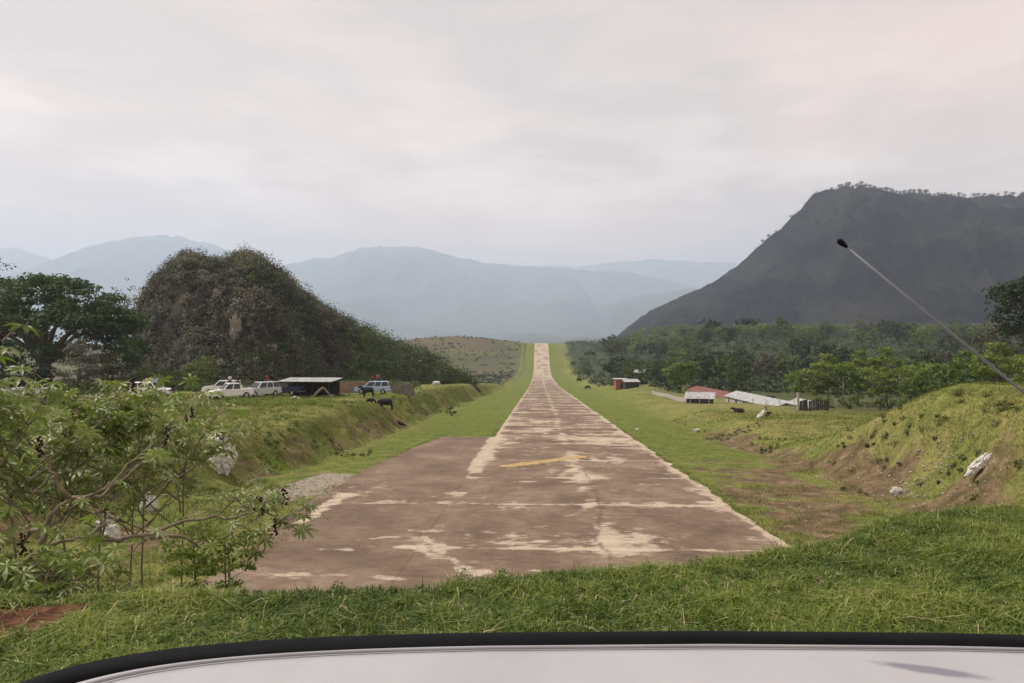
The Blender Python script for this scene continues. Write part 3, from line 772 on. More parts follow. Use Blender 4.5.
while len(spots) < 232 and tries < 60000:
    tries += 1
    yy = 170 + 470 * g.random() ** 1.25; px = g.uniform(566, 1120)
    p = at(px, HY, yy)
    lim = 24 + 0.0 * yy if yy > 330 else 24 + (330 - yy) * .12
    if p.x < lim: continue
    if p.y < 205 and p.x < 84: continue
    md = 3.4 + yy * .008
    if any((p.x - q[0]) ** 2 + (p.y - q[1]) ** 2 < md * md for q in spots): continue
    spots.append((p.x, p.y))
used = set(); made = []
spots.sort(key=lambda s: s[0] / s[1])
for (x, y) in spots:
    dkey = g.choices(range(6), [5, 5, 4, 4, 3, 1.5])[0]
    t, kd = protos[dkey]
    if dkey not in used: used.add(dkey); o = t
    else: o = copy_tree(t)
    s_ = g.uniform(.6, 1.25)
    if y > 330 and x < 45: s_ *= .65
    place(o, x, y, s_, g.uniform(0, 6.28), sink=.3); made.append((o, kd, x, y))
ORD = ['first', 'second', 'third', 'fourth', 'fifth', 'sixth', 'seventh', 'eighth', 'ninth', 'tenth', 'eleventh', 'twelfth']
look = {'dark': 'dark green', 'mid': 'mid green', 'dry': 'greyish olive half bare', 'lime': 'bright yellowish green'}
def where(x, y):
    px = 539 + x / y * F
    a = ('beside the far runway' if px < 600 else 'behind the brick hut' if px < 655 else 'behind the red shed' if px < 740 else 'above the white roofs' if px < 800 else
         'behind the left slender trees' if px < 870 else 'behind the right slender trees' if px < 950 else 'left of the tallest tree' if px < 1005 else 'below the tallest tree')
    return a, ('front' if y < 260 else 'second' if y < 360 else 'third' if y < 470 else 'rear')
cnt = {}
for o, kd, x, y in made:
    k_ = (kd,) + where(x, y); i = cnt.get(k_, 0); cnt[k_] = i + 1
    o['label'] = '%s tree %s, %s from left, %s rank' % (look[kd], k_[1], ORD[min(i, 11)], k_[2])
# undergrowth and the far wood as one mass
g2 = np.random.default_rng(5)
n = 9000
yy = 170 + 900 * g2.random(n) ** 1.2; pxs = g2.uniform(545, 1300, n)
x0 = (pxs - 512) / F * yy; xx = x0 * math.cos(YAW) - yy * math.sin(YAW); yw = x0 * math.sin(YAW) + yy * math.cos(YAW)
keep = (xx > 25 + np.maximum(0, 330 - yw) * .12 + 4 * fbm(yw / 30, yw * 0, 3, 5)) & ~((yw < 210) & (xx < 88))
xx, yw = xx[keep], yw[keep]
r = g2.uniform(1.2, 3.2, len(xx)) * (1 + (yw > 520) * .6) * np.where(xx < 45, .75, 1)
tag(cloud_obj('undergrowth', L_DARK, None, np.stack([xx, yw, terrain(xx, yw) + r * .4], 1), np.stack([r, r, r * .9], 1), 22, .95, seed=9),
    'dense dark undergrowth between and behind the trees on the right', 'undergrowth', kind='stuff')
# far wood, higher crowns
n = 1500
yy = g2.uniform(520, 1050, n); pxs = g2.uniform(630, 1250, n)
x0 = (pxs - 512) / F * yy; xx = x0 * math.cos(YAW) - yy * math.sin(YAW); yw = x0 * math.sin(YAW) + yy * math.cos(YAW)
r = g2.uniform(3, 5, n)
tag(cloud_obj('distant_woodland', L_MID, None, np.stack([xx, yw, terrain(xx, yw) + g2.uniform(2, 7, n)], 1), np.stack([r, r, r * .8], 1), 60, 1.3, seed=10),
    'distant woodland canopy at the foot of the burnt mountain', 'woodland', kind='stuff')

# front row beyond the fence: slender bright trees with visible stems
fr = [make_tree('slender_tree', h, cr, L_LIME if i != 1 else L_MID, PALEBARK if i != 2 else BARK, 60 + i, clumps=40, per=60, leaf=.40, low=lo, trunk_r=.11, branches=7, layer=.55) for i, (h, cr, lo) in enumerate([(8, 3.0, .28), (7.2, 3.2, .22), (9, 2.9, .36)])]
row = [(800, 142, .85), (815, 131, .9), (829, 138, 1.0), (843, 128, .9), (858, 136, 1.05), (872, 127, .85), (887, 133, 1.1), (900, 126, .9), (914, 118, .72), (930, 116, .8), (948, 124, 1.0), (964, 113, .95), (982, 108, .9), (1000, 102, 1.0), (1018, 106, 1.0), (1036, 98, 1.0)]
side = ['leftmost', '2nd', '3rd', '4th', '5th', '6th', '7th', '8th', '9th', '10th', '11th', '12th', '13th', '14th', '15th', 'rightmost']
for i, (px, dist, s_) in enumerate(row):
    o = fr[i] if i < 3 else copy_tree(fr[(i * 7 + i // 3) % 3])
    p = stand(px, dist); place(o, p.x, p.y, s_, i * 1.7)
    tag(o, 'slender bright green tree in the front row behind the right bank, %s from the left' % side[i] if 0 < i < 15 else 'slender bright green tree at the %s end of the front row behind the right bank' % ('left' if i == 0 else 'right'), 'tree', 'front row of slender trees on the right')
# bushes at their feet
fb = make_tree('leafy_bush', 2.6, 1.9, L_MID, BARK, 71, clumps=20, per=44, leaf=.26, low=.02)
for i, (px, dist, s_) in enumerate([(822, 118, .8), (850, 112, 1), (880, 108, 1.1), (908, 104, .8), (935, 102, 1.3), (960, 100, 1.3), (990, 95, 1.4)]):
    o = fb if i == 0 else copy_tree(fb); p = stand(px, dist); place(o, p.x, p.y, s_, i * 2.1)
    tag(o, 'low green bush under the slender trees, %s from the left of seven' % ['first', 'second', 'third', 'fourth', 'fifth', 'sixth', 'seventh'][i], 'bush', 'bushes under the slender trees')
lone('tall_tree', 1024, 112, 19.6, 4.6, L_DARK, BARK, 81, 'tall dark tree standing above the wood at the right edge', clumps=80, per=90, leaf=.42, low=.48, layer=.5, trunk_r=.3, branches=9)
lone('tall_tree', 1012, 121, 15, 5.5, L_DRY, BARK, 82, 'greyish olive tree beneath the crown of the tall dark tree', clumps=50, per=44, leaf=.42, low=.25, layer=.6, trunk_r=.2, branches=9)
for i, (px, py, dd_, h) in enumerate([(714, 321, 430, 13), (742, 318, 450, 12), (753, 318, 455, 12), (590, 351, 520, 8), (615, 345, 560, 9), (664, 335, 600, 10)]):
    t = make_tree('flat_topped_tree', h, h * .38, L_DARK, BARK, 90 + i, clumps=18, per=40, leaf=.8, low=.6, layer=.4, trunk_r=.2)
    p = at(px, py, dd_); place(t, p.x, p.y, 1, i, z=max(T(p.x, p.y), p.z - h))
    tag(t, 'dark flat topped tree standing out of the wood, %s from the runway' % ['fourth', 'fifth', 'sixth', 'nearest', 'second', 'third'][i], 'tree', 'flat topped trees rising from the wood')
# sparse trees along the crest of the burnt mountain
ct = make_tree('ridge_tree', 9, 4.4, L_DRY, BARK, 111, clumps=16, per=26, leaf=1.1, low=.35, layer=.6)
deps = bpy.context.evaluated_depsgraph_get()
bpy.context.view_layer.update()
gg = random.Random(4)
mv = np.empty(len(big.data.vertices) * 3, np.float32); big.data.vertices.foreach_get('co', mv); mv = mv.reshape(-1, 3)
hx = mv[:, 0] * math.cos(YAW) + mv[:, 1] * math.sin(YAW); hy = -mv[:, 0] * math.sin(YAW) + mv[:, 1] * math.cos(YAW)
vpx = 512 + hx / hy * F; vel = mv[:, 2] / hy
cpx = [762, 768, 775, 790, 833] + list(range(838, 936, 3)) + [938, 946, 952, 957, 961, 966, 973, 979, 985, 990, 998, 1006, 1015]
fr_px = np.concatenate([np.linspace(826, 940, 190), np.linspace(940, 1060, 80), np.linspace(755, 826, 30)]); fc = []
for px in fr_px:
    k_ = np.nonzero(np.abs(vpx - px) < 1.2)[0]; k_ = k_[np.argmax(vel[k_])]; fc.append((mv[k_, 0], mv[k_, 1], mv[k_, 2] + gg.uniform(-.5, 2.0)))
fr_r = np.random.default_rng(3).uniform(1.2, 3.6, len(fc))
tag(cloud_obj('crest_scrub', L_DRY, None, fc, np.stack([fr_r * 1.4, fr_r * 1.4, fr_r], 1), 34, 1.1, seed=44), 'ragged scrub along the crest of the burnt mountain', 'scrub', kind='stuff')
_o = ['first', 'second', 'third', 'fourth', 'fifth', 'sixth', 'seventh', 'eighth', 'ninth', 'tenth', 'eleventh', 'twelfth', 'thirteenth', 'fourteenth', 'fifteenth', 'sixteenth', 'seventeenth', 'eighteenth', 'nineteenth']
def ordw(n): return _o[n - 1] if n < 20 else (['twentieth', 'thirtieth', 'fortieth'][n // 10 - 2] if n % 10 == 0 else ['twenty', 'thirty', 'forty'][n // 10 - 2] + ' ' + _o[n % 10 - 1])
NM = ['leftmost', 'second', 'third', 'fourth', 'fifth']
for i, px in enumerate(cpx):
    o = ct if i == 0 else copy_tree(ct)
    k_ = np.nonzero(np.abs(vpx - px) < 1.6)[0]; k_ = k_[np.argmax(vel[k_])]; s_ = gg.uniform(.4, 1.25)
    o.location = (mv[k_, 0], mv[k_, 1], mv[k_, 2] - 1.6); o.scale = (s_ * gg.uniform(.7, 1.1), s_, s_); o.rotation_euler = (0, 0, gg.uniform(0, 6))
    lb = '%s from the left of the small trees standing out on the mountain slope' % NM[i] if i in (1, 2, 3) else ('leftmost of the small trees standing out on the mountain slope' if i == 0 else 'small sparse tree on the burnt mountain crest, %s from the left' % ordw(i - 3))
    tag(o, lb, 'tree', 'sparse trees on the mountain crest')

# ------------------------------------------------------------------ castor bean plants by the left bank
CAST = leaf_mat('castor_leaves', [(0.10, 0.135, 0.035), (0.185, 0.225, 0.065), (0.29, 0.32, 0.12), (0.47, 0.48, 0.27)], rough=0.5, trans=0.3, spec=0.5)
CASTG = leaf_mat('young_castor_leaves', [(0.10, 0.15, 0.022), (0.16, 0.225, 0.035), (0.23, 0.30, 0.06), (0.32, 0.37, 0.12)], rough=0.5, trans=0.4, spec=0.4)
CSTEM = simple('castor_stem', (0.21, 0.165, 0.115), 0.75, 0.25, 0.35, 9)
CFRUIT = simple('castor_fruit', (0.035, 0.018, 0.014), 0.7, 0.2, 0.4, 20)
def castor_leaves(name, mat, parent, items, seed):
    """items: (attachment point, radius, outward dir)"""
    g = np.random.default_rng(seed); V = []; Fc = []; Rn = []; base = 0
    for P, rad, outd in items:
        nl = 8
        n = Vector((outd.x * .45 + g.normal() * .35, outd.y * .45 + g.normal() * .35, 1.0)).normalized()
        t = (outd - n * outd.dot(n)); t = t.normalized() if t.length > .1 else n.orthogonal().normalized()
        b = n.cross(t); rv = g.random()
        for k in range(nl):
            a = (k - (nl - 1) / 2) * (2 * math.pi * .86 / (nl - 1)); L = rad * (1 - .38 * abs(a) / math.pi) * g.uniform(.88, 1.1)
            dr = t * math.cos(a) + b * math.sin(a); sd = t * -math.sin(a) + b * math.cos(a)
            w_ = L * .15; drop = g.uniform(.12, .30)
            pts = [P, P + dr * L * .38 - sd * w_ * .8 + n * L * .05, P + dr * L * .68 - sd * w_ * .85 - n * L * drop * .25, P + dr * L - n * L * drop,
                   P + dr * L * .68 + sd * w_ * .85 - n * L * drop * .25, P + dr * L * .38 + sd * w_ * .8 + n * L * .05]
            mid = P + dr * L * .55 - n * L * (.02 + drop * .15)
            V += [tuple(q) for q in pts] + [tuple(mid)]
            Fc += [(base, base + 1, base + 2, base + 6), (base + 6, base + 2, base + 3, base + 4), (base, base + 6, base + 4, base + 5)]
            Rn += [min(1, max(0, rv * .75 + g.random() * .25))] * 7; base += 7
    return link(name, np_mesh(name, V, Fc, mat, {'rnd': Rn}, smooth=False), parent)
def fruit(mb, P, g):
    for i in range(18):
        q = P + Vector((g.gauss(0, .018), g.gauss(0, .018), -0.011 * i + .07))
        m4 = Matrix.Translation(q); bmesh.ops.create_icosphere(mb.bm, subdivisions=1, radius=g.uniform(.013, .021), matrix=m4)
def castor(base, limbs, seed, label, young=0.3, leafr=.26, perend=9, fruits=3, trunk_r=.035):
    """limbs: list of polylines in world space (first starts at base)"""
    g = random.Random(seed); root = empty('castor_plant', base); bv = Vector(base)
    ms = MB(); FR = []; it = []; ity = []; nf = 0
    for li, pl in enumerate(limbs):
        pl = [Vector(q) - bv for q in pl]
        # smooth the line a little and let it wobble
        fine = []
        for a, b in zip(pl, pl[1:]):
            for k in range(4): fine.append(a.lerp(b, k / 4) + Vector((g.gauss(0, .012), g.gauss(0, .012), g.gauss(0, .012))))
        fine.append(pl[-1]); r0 = trunk_r * (1 if li == 0 else .62); N = len(fine)
        ms.tube(fine, [r0 * (1 - .72 * i / (N - 1)) for i in range(N)], 7)
        tipd = (fine[-1] - fine[-3]).normalized()
        for k in range(perend):
            f_ = 1 - (k / perend) ** 1.3 * (.55 if li else .30)
            idx = int(f_ * (N - 1)); o = fine[idx]
            a = g.uniform(0, 6.283); out_ = Vector((math.cos(a), math.sin(a), 0))
            pe = o + out_ * g.uniform(.16, .38) + Vector((0, 0, g.uniform(.0, .22))) + tipd * g.uniform(0, .12)
            ms.tube([o, o.lerp(pe, .5) + Vector((0, 0, .03)), pe], [.006, .005, .004], 4, cap=False)
            (ity if g.random() < young else it).append((pe, leafr * g.uniform(.6, 1.15), out_))
        if nf < fruits and g.random() < .5:
            mf = MB(); fruit(mf, fine[-1] + Vector((0, 0, .06)), g); FR.append(mf); nf += 1
    ms.build('stem', CSTEM, root, smooth=True)
    if it: castor_leaves('foliage', CAST, root, it, seed)
    if ity: tag(castor_leaves('young_foliage', CASTG, root, ity, seed + 1), 'brighter green young leaves')
    for mf in FR: mf.build('fruit_cluster', CFRUIT, root)
    return tag(root, label, 'castor plant')
P_ = at
# the leaning plant whose bare branches cross in front of the bank
b0 = P_(-30, 585, 7.2); b0.z = T(b0.x, b0.y) - .05
castor(b0, [[b0, P_(0, 572, 7.3), P_(25, 562, 7.35), P_(42, 548, 7.4), P_(65, 540, 7.5), P_(90, 536, 7.6)],
            [P_(42, 548, 7.4), P_(41, 528, 7.45), P_(52, 514, 7.5), P_(69, 500, 7.6), P_(85, 497, 7.7), P_(104, 489, 7.8), P_(128, 466, 8.0), P_(150, 446, 8.2)],
            [P_(69, 500, 7.6), P_(98, 497, 7.8), P_(120, 482, 8.0), P_(145, 462, 8.2), P_(165, 440, 8.4)],
            [P_(69, 500, 7.6), P_(58, 482, 7.5), P_(48, 466, 7.5), P_(40, 450, 7.5)],
            [P_(90, 536, 7.6), P_(118, 541, 7.75), P_(150, 533, 7.9), P_(175, 524, 8.0), P_(205, 518, 8.1), P_(240, 515, 8.2), P_(262, 510, 8.3)],
            [P_(90, 536, 7.6), P_(105, 525, 7.7), P_(96, 512, 7.7)],
            [P_(150, 537, 7.9), P_(185, 537, 7.9), P_(206, 548, 8.0)],
            [P_(41, 530, 7.45), P_(28, 532, 7.5), P_(22, 548, 7.5)]],
       1, 'leaning castor plant with long bare grey branches at the lower left', young=.1, leafr=.19, perend=4, fruits=4, trunk_r=.042)
# its far tip: a spray of leaves hanging over the corner of the apron
s0 = stand(232, 9.2)
castor(s0, [[s0, P_(230, 560, 9.0), P_(232, 535, 8.9), P_(238, 512, 8.9), P_(252, 505, 8.9)], [P_(238, 512, 8.9), P_(262, 508, 8.9), P_(285, 500, 8.9)],
            [P_(232, 535, 8.9), P_(255, 535, 8.9), P_(275, 530, 8.8)], [P_(232, 535, 8.9), P_(245, 548, 8.8), P_(258, 556, 8.7)],
            [P_(262, 508, 8.9), P_(275, 518, 8.9), P_(292, 522, 8.9)]],
       2, 'small dark castor plant spreading over the left corner of the apron', young=.06, leafr=.17, perend=9, fruits=5, trunk_r=.018)
def upright(px, dist, top_py, seed, label, n=6, spread=.9, young=.35, leafr=.26, perend=9):
    """an upright castor plant standing on the land, its top reaching a given height"""
    g = random.Random(seed); b = stand(px, dist); ztop = (HY - top_py) / F * dist; h = max(1.2, ztop - b.z - .25)
    limbs = [[b, b + Vector((g.uniform(-.15, .15), g.uniform(-.1, .1), h * .4)), b + Vector((g.uniform(-.3, .3), g.uniform(-.2, .2), h * .75)), b + Vector((g.uniform(-.4, .4), g.uniform(-.3, .3), h))]]
    for k in range(n - 1):
        z0 = g.uniform(.55, .8) * h; a = g.uniform(0, 6.283); L = spread * g.uniform(.6, 1.5)
        q = b + Vector((0, 0, z0)); z1 = min(h, z0 + g.uniform(.15, .42) * h)
        limbs.append([q, q + Vector((math.cos(a) * L * .5, math.sin(a) * L * .5, (z1 - z0) * .4)), b + Vector((math.cos(a) * L, math.sin(a) * L, z1))])
    return castor(b, limbs, seed, label, young, leafr, perend, 2, .024)
ups = [(-15, 9.0, 322, 8, 1.0, .6, .26, 9, 'tall castor plant with bright green crown at the left edge'),
       (30, 10.2, 366, 9, 1.2, .4, .25, 10, 'castor plant with large pale leaves right of the tall one at the left edge'),
       (64, 11.2, 380, 10, 1.3, .45, .25, 11, 'leafy castor plant in front of the grey bush'),
       (104, 12.2, 378, 10, 1.4, .55, .25, 11, 'castor plant with bright new leaves in front of the white station wagon'),
       (146, 13.2, 386, 10, 1.4, .3, .25, 11, 'grey green castor plant in front of the white pickup'),
       (182, 14.0, 400, 9, 1.3, .2, .24, 10, 'grey leaved castor plant at the right end of the thicket'),
       (44, 13.0, 408, 10, 1.4, .4, .25, 11, 'mid height castor plant behind the forked bare branches'),
       (128, 14.6, 400, 9, 1.3, .3, .25, 10, 'low grey castor plant behind the tips of the bare branches'),
       (-34, 10.4, 372, 9, 1.1, .5, .26, 10, 'castor plant partly outside the left edge')]
for i, (px, dist, ty, n, sp, yg, lr, pe, lab) in enumerate(ups):
    upright(px, dist, ty, 200 + i, lab, n, sp, yg, lr, pe)
# small seedlings low on the slope
for i, (px, dist, ty, lab) in enumerate([(45, 7.2, 566, 'small seedling castor plant on the red soil at the lower left'), (86, 7.3, 552, 'seedling castor plant with spread leaves below the leaning trunk'), (16, 7.0, 560, 'seedling castor plant beside the base of the leaning trunk')]):
    b = stand(px, dist); zt = (HY - ty) / F * dist
    castor(b, [[b, b + Vector((0, 0, (zt - b.z) * .5)), Vector((b.x + .05, b.y, zt))], [b, b + Vector((.2, 0, (zt - b.z) * .3)), Vector((b.x + .4, b.y, zt - .05))]], 300 + i, lab, .8, .17, 7, 0, .012)

# ------------------------------------------------------------------ small shrubs, undergrowth behind the castor plants
sh = make_tree('small_shrub', 1.0, .42, L_LIME, BARK, 121, clumps=30, per=46, leaf=.05, low=.05, trunk_r=.012, branches=9)
p = stand(196, 8.3); place(sh, p.x, p.y, .95); tag(sh, 'small leafy green shrub on the slope left of the apron corner', 'shrub')
sh.location.z = (HY - 590) / F * 8.3 - .1
o = copy_tree(sh); p = stand(226, 8.4); place(o, p.x, p.y, .8, 2); o.location.z = (HY - 590) / F * 8.4 - .1; tag(o, 'lower leafy green shrub touching the apron corner', 'shrub')
for px, py, dd_, s_, lab in [(341, 578, 7.0, .17, 'tiny dark seedling sticking out of the grass in front of the apron'), (543, 554, 7.6, .16, 'tiny dark seedling on the grass edge in front of the runway')]:
    o = copy_tree(sh); p = at(px, py + 8, dd_); o.location = (p.x, p.y, T(p.x, p.y)); o.scale = (s_, s_, s_ * 1.2); tag(o, lab, 'seedling')

# tangled weeds under and behind the castor plants
g2 = np.random.default_rng(15)
n = 4200
yy = 8.5 + 62 * g2.random(n) ** 1.3; pxs = g2.uniform(-120, 300, n)
x0 = (pxs - 512) / F * yy; xx = x0 * math.cos(YAW) - yy * math.sin(YAW); yw = x0 * math.sin(YAW) + yy * math.cos(YAW)
keep = (xx < footL(yw) - 1.4 + fbm(yw / 3, xx / 3, 2, 5)) | ((yw < 13) & (xx < -5.6) & (xx > -30))
keep &= g2.random(n) < np.where(yw > 32, .35, 1)
xx, yw = xx[keep], yw[keep]
r = g2.uniform(.18, .55, len(xx)) * np.where(yw > 32, .8, 1.1)
tag(cloud_obj('weeds', L_LIME, None, np.stack([xx, yw, terrain(xx, yw) + r * .5], 1), np.stack([r, r, r * .6], 1), 70, .10, seed=19), 'tangled green weeds on the left bank', 'weeds', kind='stuff')
n = 2600
xx = g2.uniform(-17, -5.6, n); yw = g2.uniform(7.2, 19, n) + (xx + 6) * -.15
kp = (xx < -5.9 - .10 * (yw - 7)) & (fbm(xx / 2, yw / 2, 3, 61) > -.35)
xx, yw = xx[kp], yw[kp]; r = g2.uniform(.2, .5, len(xx)); hh = g2.uniform(.1, 1.0, len(xx)) * sst(7, 10, yw) * np.where(xx / yw < -.62, 1.7, 1)
tag(cloud_obj('slope_weeds', L_MID, None, np.stack([xx, yw, terrain(xx, yw) + hh], 1), np.stack([r, r, r * .8], 1), 60, .09, seed=29), 'leafy weeds filling the slope below the castor plants', 'weeds', kind='stuff')
pk = at_h(0, 0, 1)
n = 1300
yy = g2.uniform(80, 175, n); pxs = g2.uniform(-60, 420, n)
x0 = (pxs - 512) / F * yy; xx = x0 * math.cos(YAW) - yy * math.sin(YAW); yw = x0 * math.sin(YAW) + yy * math.cos(YAW)
keep = (xx < -22) & ((yw > 112) | (pxs < 100))
xx, yw = xx[keep], yw[keep]; r = g2.uniform(.5, 1.4, len(xx))
tag(cloud_obj('hedge_scrub', L_MID, None, np.stack([xx, yw, terrain(xx, yw) + r * .4], 1), np.stack([r, r, r * .8], 1), 60, .30, seed=20), 'low green scrub at the foot of the rocky hill', 'scrub', kind='stuff')

# weeds on the right bank and along the gully
pts = []
for px, py, n, sp in [(893, 437, 26, .8), (878, 441, 14, .7), (870, 428, 14, .8), (905, 420, 14, .9), (850, 445, 12, .6), (740, 430, 12, .9), (725, 437, 12, .9), (765, 440, 14, .8), (775, 447, 14, .8), (700, 432, 8, .8), (960, 418, 14, 1.0), (985, 425, 12, .8), (1005, 410, 14, 1.0), (930, 405, 14, 1.0),
                      (835, 455, 12, .7), (950, 462, 12, .5), (968, 462, 8, .3), (915, 452, 12, .8), (870, 470, 10, .5), (940, 480, 8, .4), (430, 398, 20, 1.6), (412, 402, 18, 1.4), (450, 396, 14, 1.5), (400, 402, 16, 1.2), (465, 392, 14, 1.5), (350, 412, 12, 1.0), (300, 430, 12, .8), (330, 445, 12, .7), (270, 440, 12, .7), (360, 455, 8, .5), (860, 493, 10, .3), (1000, 470, 10, .6), (205, 400, 60, 2.2), (240, 402, 60, 2.5), (275, 398, 50, 2.5), (310, 396, 40, 2.5), (180, 402, 50, 2), (715, 440, 26, .8), (735, 436, 26, .8), (770, 452, 30, .5)]:
    q, dq = ground_at(px, py)
    if px > 660: n = int(n * .3)
    for k in range(n):
        x = q.x + g2.normal() * sp; y = q.y + g2.normal() * sp * 1.8; r_ = g2.uniform(.10, .30); pts.append((x, y, T(x, y) + r_ * .5, r_))
pts = np.array(pts)
n = 260
yy = g2.uniform(76, 86, n); pxs = g2.uniform(120, 330, n); x0 = (pxs - 512) / F * yy; xx = x0 * math.cos(YAW) - yy * math.sin(YAW); yw = x0 * math.sin(YAW) + yy * math.cos(YAW)
r = g2.uniform(.18, .62, n)
tag(cloud_obj('plateau_weeds', L_LIME, None, np.stack([xx, yw, terrain(xx, yw) + r * .45], 1), np.stack([r * 1.2, r * 1.2, r * .8], 1), 50, .17, seed=45), 'rank weeds in front of the parked vehicles', 'weeds', kind='stuff')
L_BW = leaf_mat('bank_weed_leaves', [(0.045, 0.06, 0.018), (0.085, 0.105, 0.028), (0.13, 0.15, 0.045), (0.20, 0.20, 0.075)], objvar=False)
tag(cloud_obj('bank_weeds', L_BW, None, pts[:, :3], np.stack([pts[:, 3]] * 2 + [pts[:, 3] * .8], 1), 60, .11, seed=21), 'dark green weeds growing on the grassy banks', 'weeds', kind='stuff')

n = 2600
yy = g2.uniform(330, 900, n); xx = g2.uniform(-260, -19, n)
kp = fbm(xx / 30, yy / 30, 4, 77) + .2 * (yy > 700) > -.05
xx, yy = xx[kp], yy[kp]; r = g2.uniform(.6, 1.8, len(xx))
tag(cloud_obj('far_scrub', L_DARK, None, np.stack([xx, yy, terrain(xx, yy) + r * .3], 1), np.stack([r * 1.2, r * 1.2, r * .7], 1), 26, .8, seed=24), 'dark low scrub scattered over the far slope left of the runway', 'scrub', kind='stuff')

# ------------------------------------------------------------------ white rocks by the banks
for i, (px, py, dist, r, sq, rot, lab) in enumerate([
        (221, 470, 38, 1.15, (.62, .6, 1.05), .1, 'large pitted white rock standing at the foot of the left bank'),
        (149, 511, 33, .46, (.75, .7, 1.15), .0, 'smaller white rock between the large rock and the bare branches'),
        (104, 535, 29, .50, (.55, .6, 1.3), .25, 'tall narrow white rock behind the bare branches'),
        (111, 541, 28.6, .36, (.9, .7, 1.1), -.2, 'squat white rock leaning against the tall narrow rock'),
        (979, 473, 33, .55, (.42, .4, 1.15), .85, 'slanting white rock in two lobes high on the right bank'),
        (897, 494, 35, .27, (1.1, .7, .85), .2, 'small round white rock at the foot of the right bank'),
        (637, 430, 85, .16, (1.2, .8, .8), 0, 'tiny white stone on the lawn right of the runway'),
        (697, 431, 86, .26, (1.4, .8, .7), 0, 'tiny pale stone beside the gully weeds')]):
    q, dq = ground_at(px, py)
    o = make_rock('white_rock', r, LIME, 40 + i, sq, rough=.32, freq=2.0)
    o.location = (q.x, q.y, q.z + r * sq[2] * .48); o.rotation_euler = (0, rot, 0)
    tag(o, lab, 'rock', 'white limestone rocks on the banks')
rr = random.Random(12)
rub = MB()
def rubble(px, py, n, sp, s0, s1):
    q, dq = ground_at(px, py)
    for k in range(n):
        x = q.x + rr.gauss(0, sp); y = q.y + rr.gauss(0, sp * 1.6); s_ = rr.uniform(s0, s1)
        m4 = Matrix.Translation((x, y, T(x, y) + s_ * .2)) @ Matrix.Rotation(rr.uniform(0, 6), 4, 'Z') @ Matrix.Diagonal((s_ * rr.uniform(.8, 1.6), s_, s_ * rr.uniform(.5, .9), 1))
        r_ = bmesh.ops.create_icosphere(rub.bm, subdivisions=1, radius=1, matrix=m4)
        for v in r_['verts']: v.co += Vector((rr.gauss(0, .15), rr.gauss(0, .15), rr.gauss(0, .15))) * s_
for a in [(300, 495, 120, 1.6, .02, .07), (350, 482, 90, 1.4, .02, .08), (260, 505, 60, 1.5, .02, .06), (910, 492, 60, .9, .03, .10), (925, 470, 50, .8, .03, .10), (940, 455, 40, .7, .03, .08),
          (960, 497, 40, .8, .03, .08), (800, 500, 90, 3.0, .02, .06), (760, 490, 60, 2.5, .02, .06), (740, 440, 50, 1.5, .04, .10), (850, 470, 60, 1.5, .03, .08), (210, 500, 60, 1.5, .03, .09), (160, 545, 50, 1.2, .02, .07)]: rubble(*a)
tag(rub.build('rubble', rock_mat('rubble_stone', (0.26, 0.22, 0.17), (0.46, 0.41, 0.34), (0.16, 0.11, 0.08))), 'small loose stones scattered at the foot of both banks', 'stones', kind='stuff')

# ------------------------------------------------------------------ vehicles
def paint(name, c, rough=.35):
    m = Mat(name, rough, .5); m.color(m.mix(m.ramp(m.noise(3, 6, .7), [(.45, g3(0)), (.75, g3(.35))]), c, tuple(q * .6 + .05 for q in c))); m.b.inputs['Coat Weight'].default_value = .4; return m.m
GLASS = Mat('car_glass', .12, .6).color((.015, .018, .02)).m
RUB = simple('black_rubber', (.005, .005, .006), .6, .06, .2, 20)
TYRE = simple('tyre_rubber', (.02, .019, .018), .85, .2, .2, 20)
RIM = Mat('grey_rim', .4, .5).color((.35, .35, .36)).m
LAMP = Mat('lamp_lens', .15, .6).color((.55, .56, .56)).m
REDL = Mat('red_lens', .2, .5).color((.35, .02, .02)).m
CHRM = Mat('dull_chrome', .3, .6).color((.5, .5, .5)); CHRM.b.inputs['Metallic'].default_value = .8; CHRM = CHRM.m
WHITE = paint('white_paint', (.78, .78, .77)); GREYP = paint('silver_grey_paint', (.50, .52, .53)); NAVY = paint('navy_paint', (.02, .03, .085)); BLUEP = paint('pale_blue_paint', (.36, .48, .66)); 
def arch(x, r, n=7):
    return [(x + r * math.cos(math.pi * (1 - k / (n - 1))), .36 + r * math.sin(math.pi * (1 - k / (n - 1)))) for k in range(n)]
def wheel(root, x, y, r=.36, w=.22):
    mb = MB(); s_ = 1 if y > 0 else -1
    mb.tube([(x, y - w / 2, r), (x, y - w / 2 + .03, r), (x, y + w / 2 - .03, r), (x, y + w / 2, r)], [r * .93, r, r, r * .93], 20)
    t = mb.build('wheel', TYRE, root)
    mr = MB(); yo = y + s_ * (w / 2 + .006)
    mr.tube([(x, yo - s_ * .02, r), (x, yo, r), (x, yo + s_ * .012, r)], [r * .62, r * .58, r * .3], 14)
    mr.build('rim', RIM, t)
